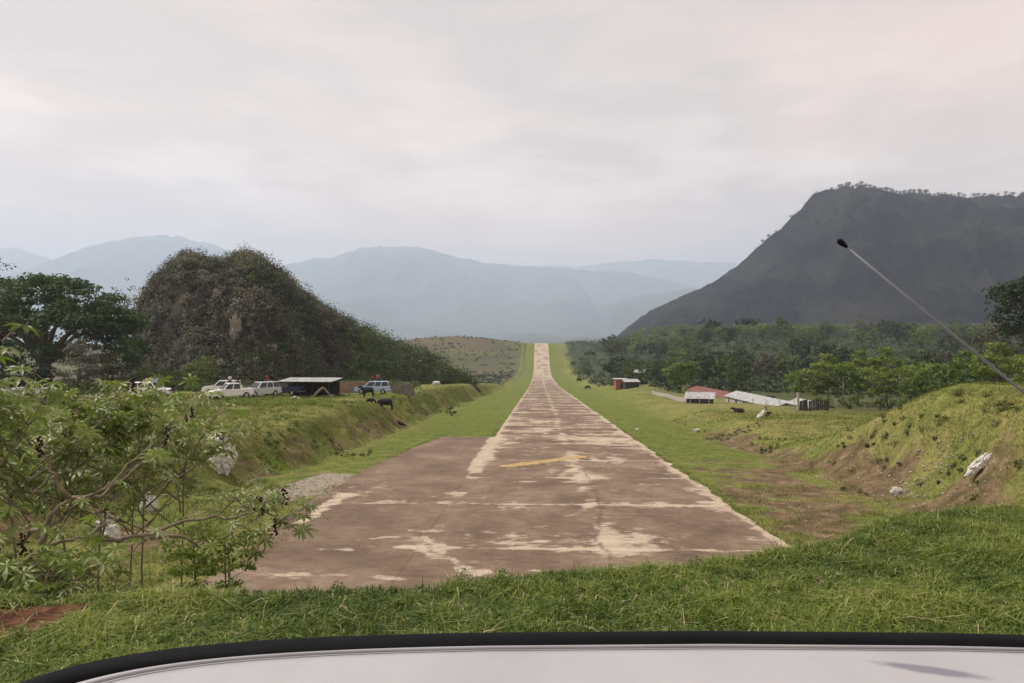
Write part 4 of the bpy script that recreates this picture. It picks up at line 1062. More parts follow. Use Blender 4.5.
def vehicle(kind, body_mat, name, roof=True, W=1.74):
    """x forward, y left, wheels on z=0"""
    root = empty(name, (0, 0, 0)); fw, rw_ = 1.62, -1.55
    hood = 1.02 if kind != 'single' else .96
    if kind in ('double', 'single'): rear_top = .72; cabx = (-.95, 1.22) if kind == 'double' else (-.62, .95)
    else: rear_top = 1.02; cabx = (-2.42, 1.2)
    fx = 2.55 if kind != 'single' else 2.40
    pts = [(-2.5, .42)] + [(-1.99, .36)] + arch(rw_, .42) + [(1.18, .33)] + arch(fw, .42) + [(fx - .28, .36), (fx, .45), (fx + .03, .72), (fx - .08, hood - .10), (fx - .35, hood - .02), (cabx[1], hood + .05), (cabx[0], hood + .02)]
    if kind in ('double', 'single'): pts += [(cabx[0], rear_top), (-2.52, rear_top)]
    else: pts += [(-2.5, hood)]
    pts.append((-2.54, .6))
    mb = MB(); mb.prism(pts, -W / 2, W / 2, bevel=.035)
    tw = .60 if kind != 'single' else .70; bw = W / 2 - .06; zt = 1.74
    tx = (cabx[0] + .14, cabx[1] - .75) if kind == 'double' else ((cabx[0] + .06, cabx[1] - .5) if kind == 'single' else (cabx[0] + .2, cabx[1] - .78))
    zb = hood
    lo = [Vector((cabx[0] + .01, -bw, zb)), Vector((cabx[1], -bw, zb)), Vector((cabx[1], bw, zb)), Vector((cabx[0] + .01, bw, zb))]
    hi = [Vector((tx[0], -tw, zt)), Vector((tx[1], -tw, zt)), Vector((tx[1], tw, zt)), Vector((tx[0], tw, zt))]
    if not roof: hi = [v - Vector((0, 0, .05)) for v in hi]
    a = [mb.bm.verts.new(v) for v in lo]; b = [mb.bm.verts.new(v) for v in hi]
    fs = [mb.bm.faces.new(b)] + [mb.bm.faces.new((a[i], a[(i + 1) % 4], b[(i + 1) % 4], b[i])) for i in range(4)]
    bmesh.ops.bevel(mb.bm, geom=list({e for f in fs for e in f.edges if e.verts[0].co.z > zb + .1 or e.verts[1].co.z > zb + .1}), offset=.05, segments=3, affect='EDGES', profile=.5)
    if kind in ('double', 'single'):
        for s_ in (-1, 1): mb.box(((cabx[0] - 2.5) / 2, s_ * (W / 2 - .045), .90), (2.5 + cabx[0] - .03, .07, .38), bevel=.015)
    mb.build('body', body_mat, root)
    if kind in ('double', 'single'):
        MB().box((-2.48, 0, .90), (.06, W - .16, .38), bevel=.015).build('tailgate', body_mat, root)
    # glass: inset panes just proud of the cab faces
    def pane(q, name='window', mu=.1, mv0=.14, mv1=.12, u0=0, u1=1):
        p00, p10, p11, p01 = q; n = (p10 - p00).cross(p01 - p00).normalized()
        f = lambda u, v: (p00.lerp(p10, u)).lerp(p01.lerp(p11, u), v)
        cc = [f(u0 + mu * (u1 - u0), mv0), f(u1 - mu * (u1 - u0), mv0), f(u1 - mu * (u1 - u0), 1 - mv1), f(u0 + mu * (u1 - u0), 1 - mv1)]
        m_ = MB(); o = n * .012
        va = [m_.bm.verts.new(c - n * .02) for c in cc]; vb = [m_.bm.verts.new(c + o) for c in cc]
        m_.bm.faces.new(vb); m_.bm.faces.new(va[::-1])
        for i in range(4): m_.bm.faces.new((va[i], va[(i + 1) % 4], vb[(i + 1) % 4], vb[i]))
        m_.build(name, GLASS, root)
    pane([lo[1], lo[2], hi[2], hi[1]], 'windscreen', .05, .06, .08)
    pane([lo[3], lo[0], hi[0], hi[3]], 'rear_window', .12, .2, .14)
    cuts = {'double': [(0, .5), (.5, 1)], 'single': [(.05, .95)], 'van': [(0, .32), (.32, .62), (.62, .98)]}[kind]
    for (u0, u1) in cuts:
        pane([lo[0], lo[1], hi[1], hi[0]], 'window', .07, .1, .14, u0, u1)
        pane([lo[2], lo[3], hi[3], hi[2]], 'window', .07, .1, .14, 1 - u1, 1 - u0)
    for x in (fw, rw_):
        for s_ in (-1, 1): wheel(root, x, s_ * (W / 2 - .10))
    for s_ in (-1, 1):
        MB().box((fx - .03, s_ * (W / 2 - .24), .76), (.10, .36, .16), bevel=.03).build('headlight', LAMP, root)
        MB().box((-2.53, s_ * (W / 2 - .10), .90), (.06, .13, .30), bevel=.015).build('tail_light', REDL, root)
        MB().box((cabx[1] - .12, s_ * (W / 2 + .08), 1.10), (.09, .18, .16), bevel=.03).build('side_mirror', body_mat if kind != 'single' else RUB, root)
    MB().box((fx - .01, 0, .74), (.10, W - .98, .16), bevel=.02).build('grille', RUB, root)
    MB().box((fx + .03, 0, .50), (.16, W - .06, .20), bevel=.05).build('front_bumper', body_mat, root)
    MB().box((-2.60, 0, .50), (.14, W - .10, .14), bevel=.03).build('rear_bumper', CHRM, root)
    return root
def park(root, px, dist, head, label, cat, dz=0):
    """head: which way the nose points, degrees from the picture's right, positive away from the camera"""
    p = stand(px, dist); root.location = (p.x, p.y, p.z + .02 + dz); root.rotation_euler = (0, 0, R(head) + YAW); root.scale = (.96, 1.0, 1.04)
    return tag(root, label, cat, 'vehicles parked on the left plateau')
DQ = 92
park(vehicle('van', WHITE, 'white_van'), 151, DQ, -6, 'white station wagon with a pale blue bundle on its roof behind the castor plants', 'car')
park(vehicle('double', WHITE, 'pickup_truck'), 231, 88, 222, 'white double cab pickup, nose to the left, nearest of the row of parked vehicles', 'pickup')
park(vehicle('van', GREYP, 'estate_car'), 261, 92, 238, 'silver grey four wheel drive right beside the white double cab pickup', 'car')
park(vehicle('van', WHITE, 'white_car'), 223, 98, 196, 'white car mostly hidden behind the nose of the double cab pickup', 'car')
park(vehicle('double', NAVY, 'dark_pickup'), 284, 97, 170, 'dark navy pickup between the silver grey car and the canopy', 'pickup')
park(vehicle('van', BLUEP, 'blue_car'), 373, 108, 182, 'pale blue and white car with people behind it near the brown wall', 'car')
park(vehicle('van', GREYP, 'grey_car'), -3, 92, 10, 'pale car at the very left edge behind the leaves', 'car')
park(vehicle('double', WHITE, 'half_hidden_pickup'), 36, 95, 12, 'white pickup half hidden in the leaves under the spreading tree', 'pickup')
SACK = simple('pale_blue_sheet', (.42, .55, .68), .8, .2, .2, 3)
b = make_rock('roof_bundle', .36, SACK, 5, (1.2, .8, .95), rough=.3); p = stand(157, DQ); b.location = (p.x, p.y, p.z + 1.81 + .2)
tag(b, 'pale blue bundle tied on the roof of the white station wagon', 'bundle')
b = make_rock('sack', .42, simple('white_sack', (.72, .70, .66), .9, .1, .1, 5), 6, (1.3, .8, .7), rough=.2); p = stand(295, 88); b.location = (p.x, p.y, p.z + .16)
tag(b, 'small white sack lying on the ground in front of the dark navy pickup', 'sack')

# ------------------------------------------------------------------ bodies
def skin(name, verts, edges, rads, mat, parent=None, sub=1, root=0):
    me = bpy.data.meshes.new(name); me.from_pydata([tuple(v) for v in verts], edges, [])
    o = bpy.data.objects.new(name, me); col.objects.link(o)
    md = o.modifiers.new('skin', 'SKIN'); md.use_smooth_shade = True
    for i, sv in enumerate(me.skin_vertices[0].data):
        r_ = rads[i]; sv.radius = r_ if isinstance(r_, tuple) else (r_, r_); sv.use_root = (i == root)
    if sub:
        ms = o.modifiers.new('sub', 'SUBSURF'); ms.levels = sub; ms.render_levels = sub
    dg = bpy.context.evaluated_depsgraph_get(); dg.update()
    new = bpy.data.meshes.new_from_object(o.evaluated_get(dg))
    new.materials.clear(); new.materials.append(mat); new.name = name
    new.polygons.foreach_set('use_smooth', [True] * len(new.polygons))
    bpy.data.objects.remove(o)
    return link(name, new, parent)
SKINC = simple('brown_skin', (.22, .12, .075), .6, .3, .1, 6); HAIRC = simple('black_hair', (.012, .010, .009), .8, .3, .2, 20)
def person(top_c, leg_c, label, px, dist, face, dz=0, pose='stand', h=1.68, group='people by the parked vehicles'):
    k = h / 1.70; root = empty('person', (0, 0, 0))
    S = pose == 'sit'
    # x forward, z up
    J = dict(pel=(0, 0, .93), bel=(0, 0, 1.10), che=(0, 0, 1.30), nek=(0, 0, 1.43), nk2=(.01, 0, 1.48), hed=(.02, 0, 1.60), crn=(.015, 0, 1.66))
    for s_, n_ in ((1, 'l'), (-1, 'r')):
        J['sh' + n_] = (0, s_ * .17, 1.38); J['el' + n_] = (-.02, s_ * .25, 1.12); J['wr' + n_] = (.08, s_ * .23, .90); J['hd' + n_] = (.11, s_ * .22, .82)
        J['hp' + n_] = (0, s_ * .09, .88); J['kn' + n_] = (.03, s_ * .11, .50); J['an' + n_] = (-.01, s_ * .12, .09); J['to' + n_] = (.15, s_ * .14, .03)
    if S:
        for s_, n_ in ((1, 'l'), (-1, 'r')):
            J['kn' + n_] = (.40, s_ * .13, .92); J['an' + n_] = (.42, s_ * .13, .50); J['to' + n_] = (.56, s_ * .14, .46); J['wr' + n_] = (.25, s_ * .2, .98); J['hd' + n_] = (.33, s_ * .18, .97)
    names_ = list(J); V = [Vector(J[q]) * k for q in names_]; ix = {q: i for i, q in enumerate(names_)}
    E = [('pel', 'bel'), ('bel', 'che'), ('che', 'nek'), ('nek', 'nk2'), ('nk2', 'hed'), ('hed', 'crn')]
    for n_ in 'lr': E += [('nek', 'sh' + n_), ('sh' + n_, 'el' + n_), ('el' + n_, 'wr' + n_), ('wr' + n_, 'hd' + n_), ('pel', 'hp' + n_), ('hp' + n_, 'kn' + n_), ('kn' + n_, 'an' + n_), ('an' + n_, 'to' + n_)]
    RD = dict(pel=.12, bel=.11, che=.13, nek=.065, nk2=.05, hed=.088, crn=.07, sh=.055, el=.04, wr=.028, hd=.035, hp=.085, kn=.055, an=.04, to=.035)
    rad = lambda q, a=0: RD.get(q, RD.get(q[:-1], .05)) * k + a
    def sub_(nms, nm, mat, add, ends={}):
        vv = [V[ix[q]] if q not in ends else ends[q] for q in nms]; loc = {q: i for i, q in enumerate(nms)}
        ee = [(loc[a], loc[b]) for a, b in E if a in loc and b in loc]
        return skin(nm, vv, ee, [rad(q, add) for q in nms], mat, root)
    b_ = sub_(names_, 'body', SKINC, 0)
    sub_(['pel', 'bel', 'che', 'nek'] + ['sh' + n for n in 'lr'] + ['el' + n for n in 'lr'], 'shirt', top_c, .016)
    sub_(['pel'] + [a + n for n in 'lr' for a in ('hp', 'kn', 'an')], 'trousers', leg_c, .014)
    mb = MB(); bmesh.ops.create_uvsphere(mb.bm, u_segments=12, v_segments=8, radius=1, matrix=Matrix.Translation(Vector((-.01, 0, 1.63)) * k) @ Matrix.Diagonal((.105 * k, .092 * k, .095 * k, 1)))
    mb.build('hair', HAIRC, root, smooth=True)
    p = stand(px, dist); root.location = (p.x, p.y, p.z + dz); root.rotation_euler = (0, 0, R(face))
    return tag(root, label, 'person', group)
C_ = lambda n, c: simple(n, c, .9, .1, .15, 8)
CL = dict(black=C_('black_cloth', (.015, .015, .018)), navy=C_('navy_cloth', (.03, .04, .08)), red=C_('red_cloth', (.32, .05, .03)), orange=C_('orange_cloth', (.42, .17, .07)), white=C_('white_cloth', (.7, .7, .68)), jean=C_('denim_cloth', (.06, .08, .13)))
person(CL['black'], CL['black'], 'person in black clothes standing right of the white station wagon', 173, 90.5, -90)
person(CL['black'], CL['navy'], 'person in a dark shirt standing behind the cab of the white double cab pickup', 238, 92.5, -60, dz=.85)
person(CL['white'], CL['jean'], 'person in a white shirt standing behind the white double cab pickup', 230, 94.5, -100, dz=.95)
person(CL['black'], CL['jean'], 'person in a dark shirt standing between the double cab pickup and the silver grey car', 252, 96, -90, dz=.8)
person(CL['red'], CL['jean'], 'person in a red shirt standing behind the silver grey car', 267, 96.5, -90, dz=1.0)
person(CL['black'], CL['black'], 'person in black crouched beside the white sack', 289.5, 89, -20, h=1.15)
person(CL['orange'], CL['jean'], 'person in an orange shirt behind the pale blue car', 378, 110.5, -90, dz=1.2)
person(CL['red'], CL['black'], 'person with a reddish shirt left of the one in orange behind the pale blue car', 372.5, 110.5, -90, dz=1.0)
person(CL['navy'], CL['black'], 'person in dark clothes at the right end of the pale blue car', 384, 110, -90, dz=.9)

COWB = simple('black_hide', (.012, .011, .011), .75, .25, .3, 6); COWR = simple('dark_brown_hide', (.045, .028, .02), .8, .2, .3, 6); COWW = simple('white_hide', (.62, .60, .56), .85, .15, .1, 6)
HORN = simple('horn', (.4, .36, .28), .6, .3, .1, 10)
def cow(mat, graze=False, lie=False, name='cow', s=1.0):
    root = empty(name, (0, 0, 0)); z = 0 if not lie else -.62
    V = [(-.62, 0, 1.12), (-.80, 0, 1.10), (-.25, 0, 1.05), (.15, 0, 1.02), (.50, 0, 1.08), (.72, 0, 1.16)]
    Rr = [(.30, .34), (.20, .24), (.38, .43), (.40, .46), (.33, .42), (.22, .30)]
    E = [(1, 0), (0, 2), (2, 3), (3, 4), (4, 5)]
    if graze: nk = [(.98, 0, .95), (1.18, 0, .58), (1.28, 0, .34), (1.40, 0, .14)]
    else: nk = [(.95, 0, 1.32), (1.10, 0, 1.46), (1.30, 0, 1.40), (1.50, 0, 1.28)]
    i0 = 5
    for q, r_ in zip(nk, [(.17, .23), (.15, .19), (.13, .15), (.085, .09)]):
        V.append(q); Rr.append(r_); E.append((i0, len(V) - 1)); i0 = len(V) - 1
    for s_ in (-1, 1):
        if lie:
            leg = [(-.62, s_ * .28, .85), (-.30, s_ * .40, .74), (-.50, s_ * .44, .68), (-.25, s_ * .46, .67)]
            leg2 = [(.50, s_ * .2, .85), (.70, s_ * .26, .72), (.50, s_ * .30, .67), (.70, s_ * .32, .67)]
        else:
            leg = [(-.66, s_ * .17, .88), (-.58, s_ * .18, .70), (-.78, s_ * .18, .46), (-.74, s_ * .18, .10), (-.70, s_ * .18, .03)]
            leg2 = [(.52, s_ * .15, .80), (.52, s_ * .16, .62), (.56, s_ * .16, .40), (.54, s_ * .16, .10), (.58, s_ * .16, .03)]
        for L, base in ((leg, 0), (leg2, 4)):
            j = base
            for q, r_ in zip(L, [(.18, .17), (.13, .12), (.075, .075), (.062, .062), (.07, .065)]):
                V.append(q); Rr.append(r_); E.append((j, len(V) - 1)); j = len(V) - 1
    V = [(a * s, b * s, (c + z) * s) for a, b, c in V]; Rr = [(a * s, b * s) for a, b in Rr]
    skin('body', V, E, Rr, mat, root)
    hx, hz = (nk[1][0], nk[1][2] + z)
    mb = MB()
    for s_ in (-1, 1): mb.tube([Vector((hx, s_ * .10, hz + .08)) * s, Vector((hx - .02, s_ * .22, hz + .10)) * s, Vector((hx - .04, s_ * .30, hz + .04)) * s], [.03 * s, .05 * s, .012 * s], 6)
    mb.build('ears', mat, root)
    MB().tube([Vector((-.90, 0, 1.15 + z)) * s, Vector((-.98, 0, .95 + z)) * s, Vector((-.97, 0, .62 + z * .7)) * s, Vector((-.98, 0, .48 + z * .6)) * s], [.03 * s, .022 * s, .02 * s, .045 * s], 6).build('tail', mat, root)
    return root
for (px, py, dd_, mat, gz, ly, face, s_, lab) in [
        (386, 411.5, 86, COWB, True, False, 175, .98, 'largest black cow grazing on the left bank'),
        (368, 397.5, 93, COWB, False, False, 170, .9, 'black cow with raised head on the crest of the left bank'),
        (370, 405.5, 90, COWB, True, False, 10, .5, 'black calf grazing between the two black cows'),
        (579, 382, 330, COWB, True, False, 30, 2.0 / 1.35, 'black cow far away beside the runway, the farther one of the pair'),
        (588, 390, 255, COWR, True, False, 190, 1.15, 'dark brown cow beside the runway, the nearer one of the pair'),
        (739, 413, 118, COWR, False, True, 185, .75, 'dark cow lying on the pasture below the white roof'),
        (755, 403, 112, COWB, True, False, 95, .95, 'dark cow grazing in front of the long white roof'),
        (771, 403, 113, COWR, True, False, 160, .95, 'brown cow grazing right beside the dark one in front of the long white roof'),
        (437, 387, 158, COWW, True, False, 170, .8, 'small white cow on the left pasture beside the runway strip'),
        (441, 385.5, 160, COWB, False, False, 20, .75, 'small black cow standing right behind the small white cow')]:
    c = cow(mat, gz, ly, 'cow' if s_ > .6 else 'calf', 1.0)
    p, dq = ground_at(px, py); p = p if dq < 700 else stand(px, dd_); print('COW', px, py, dq, dd_)
    c.location = (p.x, p.y, p.z + .02); c.scale = (s_,) * 3; c.rotation_euler = (0, 0, R(face)); tag(c, lab, 'cow' if s_ > .6 else 'calf', 'cattle on the pastures')
# small upright shrub on the lawn, log on the bank, leaning white rock with a plant by the gully
ls = make_tree('dark_shrub', 1.5, .8, L_DARK, BARK, 131, clumps=16, per=50, leaf=.14, low=.02, trunk_r=.04); p = stand(451, 117); place(ls, p.x, p.y); tag(ls, 'small dark pointed shrub alone on the lawn left of the runway', 'shrub')
q, dq = ground_at(400, 425)
lg = MB().tube([(-.9, 0, .12), (-.3, .1, .20), (.4, 0, .16), (1.0, -.1, .08)], [.12, .20, .17, .07], 8).build('fallen_log', simple('dark_wood', (.035, .025, .022), .9, .1, .4, 6), smooth=True)
lg.location = q; lg.rotation_euler = (0, .15, -.5); tag(lg, 'dark fallen log lying on the left bank below the cows', 'log')
q, dq = ground_at(761, 418)
wr = make_rock('white_rock', .62, LIME, 77, (.4, .4, 1.3), rough=.3); wr.location = q + Vector((0, 0, .35)); wr.rotation_euler = (0, .7, 0); tag(wr, 'leaning white rock at the head of the gully on the right pasture', 'rock', 'white limestone rocks on the banks')
o = copy_tree(ls); o.location = (q.x + .7, q.y + .5, T(q.x + .7, q.y + .5)); o.scale = (.8,) * 3; tag(o, 'dark small shrub touching the leaning white rock by the gully', 'shrub')

# ------------------------------------------------------------------ sheds and walls
ZINC = simple('zinc_roof', (.33, .33, .325), .6, .3, .45, 1.6); REDR = Mat('rusty_red_roof', .8, .2)
REDR.color(REDR.ramp(REDR.noise(1.4, 6, .75), [(.35, (.10, .045, .038)), (.52, (.19, .075, .060)), (.68, (.28, .17, .15))])); REDR = REDR.m
BRICK = simple('red_brick_wall', (.30, .13, .08), .9, .1, .3, 3); BLOCK = simple('grey_block_wall', (.38, .35, .31), .9, .1, .2, 3); DARKW = simple('dark_timber', (.05, .042, .036), .9, .1, .3, 4)
WOODP = simple('pale_wood_post', (.40, .36, .30), .9, .1, .25, 6); ADOBE = simple('brown_earth_wall', (.24, .17, .14), .95, .1, .25, 1.2)
def corr_roof(parent, mat, x0, x1, y0, y1, zf, zb, name='roof', step=.25, th=.05):
    """corrugated sheet, high side zb at y1"""
    n = max(4, int((x1 - x0) / step) * 2); mb = MB(); rows = []
    for dz in (0, -th):
        fr_ = [mb.bm.verts.new((x0 + (x1 - x0) * i / n, y0, zf + dz + (.03 if i % 2 else 0))) for i in range(n + 1)]
        bk = [mb.bm.verts.new((x0 + (x1 - x0) * i / n, y1, zb + dz + (.03 if i % 2 else 0))) for i in range(n + 1)]
        rows.append((fr_, bk))
        for i in range(n): mb.bm.faces.new((fr_[i], fr_[i + 1], bk[i + 1], bk[i]))
    (f1, b1), (f2, b2) = rows
    for A_, B_ in ((f1, f2), (b1, b2)):
        for i in range(n): mb.bm.faces.new((A_[i], A_[i + 1], B_[i + 1], B_[i]))
    mb.bm.faces.new((f1[0], b1[0], b2[0], f2[0])); mb.bm.faces.new((f1[-1], b1[-1], b2[-1], f2[-1]))
    return mb.build(name, mat, parent)
def shed(name, L, D_, hf, hb, wallm, roofm, label, px, dist, face=0, dz=0, opening=None, ov=.4, gable=False, cat='shed', windows=0):
    root = empty(name, (0, 0, 0)); t = .15
    w_ = MB()
    if opening:
        a0, a1, zt_ = opening
        w_.box(((-L / 2 + a0) / 2, -D_ / 2, hf / 2 - .15), (a0 + L / 2, t, hf + .3)); w_.box(((a1 + L / 2) / 2, -D_ / 2, hf / 2 - .15), (L / 2 - a1, t, hf + .3))
        w_.box(((a0 + a1) / 2, -D_ / 2, (zt_ + hf) / 2), (a1 - a0, t, hf - zt_))
    else: w_.box((0, -D_ / 2, hf / 2 - .15), (L, t, hf + .3))
    w_.box((0, D_ / 2, hb / 2 - .15), (L, t, hb + .3))
    for s_ in (-1, 1):
        x = s_ * (L / 2 - t / 2 - .003)
        pts = [(-D_ / 2 + t / 2, -.3), (D_ / 2 - t / 2, -.3), (D_ / 2 - t / 2, hb - .03), (-D_ / 2 + t / 2, hf - .03)]
        if gable: pts = [(-D_ / 2 + t / 2, -.3), (D_ / 2 - t / 2, -.3), (D_ / 2 - t / 2, hb - .03), (0, hf + D_ * .2), (-D_ / 2 + t / 2, hf - .03)]
        va = [w_.bm.verts.new((x - t / 2, a, b)) for a, b in pts]; vb = [w_.bm.verts.new((x + t / 2, a, b)) for a, b in pts]
        w_.bm.faces.new(va); w_.bm.faces.new(vb[::-1])
        for i in range(len(pts)): w_.bm.faces.new((va[i], va[(i + 1) % len(pts)], vb[(i + 1) % len(pts)], vb[i]))
    w_.build('wall', wallm, root)
    if opening: MB().box(((opening[0] + opening[1]) / 2, -D_ / 2 + .35, opening[2] / 2), (opening[1] - opening[0] - .05, .05, opening[2] - .02)).build('door', DARKW, root)
    for k in range(windows):
        x = -L / 2 + (k + .5) * L / windows
        if opening and opening[0] - .6 < x < opening[1] + .6: continue
        MB().box((x, -D_ / 2 - .09, hf * .55), (1.0, .05, .8)).build('window', DARKW, root)
    if gable:
        corr_roof(root, roofm, -L / 2 - ov, L / 2 + ov, -D_ / 2 - ov, 0, hf + .02 - ov * .3, hf + D_ * .2 + .08); corr_roof(root, roofm, -L / 2 - ov, L / 2 + ov, D_ / 2 + ov, 0, hf + .02 - ov * .3, hf + D_ * .2 + .08)
    else: corr_roof(root, roofm, -L / 2 - ov, L / 2 + ov, -D_ / 2 - ov, D_ / 2 + ov, hf + .05, hb + .07)
    p = stand(px, dist); root.location = (p.x, p.y, p.z + dz); root.rotation_euler = (0, 0, R(face))
    return tag(root, label, cat)
shed('brick_hut', 4.3, 4, 3.3, 3.5, BRICK, ZINC, 'small red brick hut with white metal roof standing alone right of the runway', 621, 262, 6, opening=(-.6, .6, 2.2), ov=.5, cat='hut')
shed('low_hut', 4.6, 3.5, 2.1, 2.9, DARKW, ZINC, 'low dark hut with pale sloping metal roof against the red brick hut', 631, 252, 6, ov=.4, cat='hut')
shed('tin_roofed_hut', 5.0, 4, 3.6, 4.6, DARKW, ZINC, 'hut with pale metal roof half hidden in the trees behind the red brick hut', 637, 288, -8, ov=.5, cat='hut')
def shed_at(x, y, *a, **k):
    px = 539 + x / y * F; o = shed(*a, px=px, dist=y, **k); o.location = (x, y, T(x, y) + k.get('dz', 0)); return o
shed_at(43.5, 186, 'long_red_shed', 38, 5, 1.9, 1.9, BLOCK, REDR, 'long shed with rusty red roof in front of the wood', face=-86, dz=-1.2, gable=True, cat='shed', windows=7)
shed_at(31.5, 150, 'small_white_shed', 5.0, 4.2, 1.5, 2.5, DARKW, ZINC, 'small shed with white metal roof in front of the long red roof', face=-14, dz=-.5, ov=.4)
shed_at(42, 146, 'long_white_shed', 30, 4.6, 1.7, 1.7, BLOCK, ZINC, 'long low shed with white metal roof right of the red roofed one', face=-88, dz=-1.25, gable=True, windows=6)
shed_at(44, 125, 'low_white_roof', 11, 3.2, 1.1, 1.1, BLOCK, ZINC, 'lowest white metal roof at the right end of the sheds beside the corner post', face=-88, dz=-.75, gable=True)
# block wall with posts in front of the sheds
def pfence(name, pts, post_h, mat, label, step, wires=3, cat='fence', rw=.05, wall=None, wallm=None):
    root = empty(name, (*pts[0], T(*pts[0]))); o0 = Vector(root.location); rl = random.Random(int(pts[0][0] * 10))
    last = None
    tot = 0
    for a, b in zip(pts, pts[1:]):
        A_, B_ = Vector(a), Vector(b); n = max(1, int((B_ - A_).length / step))
        tops = []
        for i in range(n + 1):
            q = A_.lerp(B_, i / n); z = T(q.x, q.y); hh = post_h * rl.uniform(.85, 1.1)
            if i < n or b == pts[-1]:
                MB().tube([Vector((q.x, q.y, z - .3)) - o0, Vector((q.x + rl.gauss(0, .04), q.y, z + hh)) - o0], rw, 6).build('post', mat, root)
            tops.append(Vector((q.x, q.y, z)))
        if wires:
            mb = MB()
            for k in range(wires):
                mb.tube([t_ + Vector((0, 0, post_h * (k + 1) / (wires + .5))) - o0 for t_ in tops], .008, 4)
            mb.build('wire', CHRM, root)
        if wall:
            mb = MB()
            for t0, t1 in zip(tops, tops[1:]):
                d_ = (t1 - t0); ang = math.atan2(d_.y, d_.x); mb.box((t0 + t1) / 2 + Vector((0, 0, wall / 2 - .2)) - o0, (d_.length + .002, .15, wall + .4), Matrix.Rotation(ang, 3, 'Z'))
            mb.build('low_wall', wallm, root)
    return tag(root, label, cat)
XY = lambda px, d_: tuple(stand(px, d_).xy)
pfence('walled_fence', [XY(652, 205), XY(672, 172), XY(694, 150)], 1.5, WOODP, 'low pale wall with posts running from the huts to the small white shed', 2.6, 2, wall=.8, wallm=BLOCK)
pfence('post_fence', [XY(690, 128), XY(740, 118), XY(794, 110)], 1.7, WOODP, 'wire fence with thin pale posts in front of the white roofs', 2.2, 3)
MB_ = MB().box((0, 0, 1.1), (.28, .28, 2.9), bevel=.02).build('corner_post', WOODP); p = stand(798, 109); MB_.location = p; tag(MB_, 'thick pale corner post at the right end of the post fence', 'post')
pfence('dark_stick_fence', [XY(800, 108.5), XY(828, 104)], 1.55, DARKW, 'dark fence of close set sticks right of the pale corner post', .32, 1, rw=.11)
pfence('stake_fence', [XY(836, 119), XY(880, 112), XY(925, 103)], 1.6, WOODP, 'row of thin pale stakes under the slender trees', 2.4, 2)
# canopy by the vehicles
def canopy():
    root = empty('canopy', (0, 0, 0)); L, D_ = 6.6, 4.0
    for x in (-3.1, -1, 1, 3.1):
        for y in (-1.8, 1.8): MB().tube([(x, y, -.3), (x, y, 2.35 + (y > 0) * .25)], .06, 8).build('post', DARKW, root)
    corr_roof(root, ZINC, -L / 2 - .3, L / 2 + .3, -D_ / 2 - .3, D_ / 2 + .3, 2.40, 2.72)
    MB().box((0, 1.95, 1.1), (L, .08, 2.2)).build('back_wall', DARKW, root)
    MB().box((-.6, -.6, .78), (2.2, .8, .06)).box((-1.5, -.6, .36), (.08, .6, .76)).box((.3, -.6, .36), (.08, .6, .76)).build('counter', DARKW, root)
    return root
cp = canopy(); p = stand(310, 98); cp.location = p - Vector((0, 0, .45)); cp.rotation_euler = (0, 0, R(-4)); tag(cp, 'open canopy with a flat white metal roof and dark inside beside the navy pickup', 'canopy')
mb = MB().prism([(-2.4, -.3), (2.4, -.3), (2.5, 1.5), (1.2, 1.75), (-1.4, 1.6), (-2.3, 1.2)], -.15, .15); o = mb.build('earth_wall', ADOBE); p = stand(351, 112); o.location = p; tag(o, 'pinkish brown earth wall between the canopy and the pale blue car', 'wall')
mb = MB().prism([(-1.7, -.3), (1.8, -.3), (1.6, 1.0), (.9, 1.7), (-.8, 1.8), (-1.6, 1.1)], -.15, .15); o = mb.build('ruined_wall', simple('grey_brown_wall', (.19, .17, .15), .95, .1, .3, 1.5)); p = stand(403, 112); o.location = p; tag(o, 'grey brown broken wall right of the pale blue car', 'wall')
mb = MB().tube([(-1.2, 0, 0), (-.3, 0, 1.0), (.2, 0, 1.3)], .16, 6).tube([(.2, 0, 1.3), (1.2, 0, .1)], .12, 6).tube([(0, .3, .1), (1.5, .3, .3)], .14, 6).build('brush_pile', simple('dry_brush', (.22, .18, .14), .9, .1, .3, 3)); p = stand(322, 95); mb.location = p; tag(mb, 'heap of pale dry logs in front of the canopy', 'logs')

# ------------------------------------------------------------------ the truck we look over
tr = vehicle('single', WHITE, 'pickup_in_front', roof=False, W=1.82)
tag(tr, 'white pickup in the foreground seen over its cab roof, with black rubber edging and antenna', 'pickup')
Rz = Matrix.Rotation(YAW, 3, 'Z')
# heading frame: X right, Y ahead -> truck frame x ahead, y left, roof plane at 1.77
GZ = -2.10
tr.location = Rz @ Vector((.22, .43, 0)) + Vector((0, 0, GZ)); tr.rotation_euler = (0, 0, YAW + math.pi / 2)
def to_truck(X, Y, Zz): return Vector((Y - .43, -(X - .22), Zz - GZ))
def hd(px, py, dist):    # heading frame position of a pixel
    v = camo.rotation_euler.to_matrix() @ (Vector(((px - 512) / F, (341.5 - py) / F, -1)) * dist); v = Rz.inverted() @ v; return v
# outline points around the roof
outl = []
Nn = 90
for i in range(Nn + 1):
    th = math.pi * i / Nn; c_, s_ = math.cos(th), math.sin(th)
    ex = 2 / 6.5
    x = .22 - .745 * math.copysign(abs(c_) ** ex, c_); yv = .36 + .53 * abs(s_) ** ex - .028 * (abs(x - .22) / .745) ** 2
    outl.append((x, yv))
outl = [(outl[0][0], -.10)] + [(outl[0][0], .1)] + outl + [(outl[-1][0], .1), (outl[-1][0], -.10)]
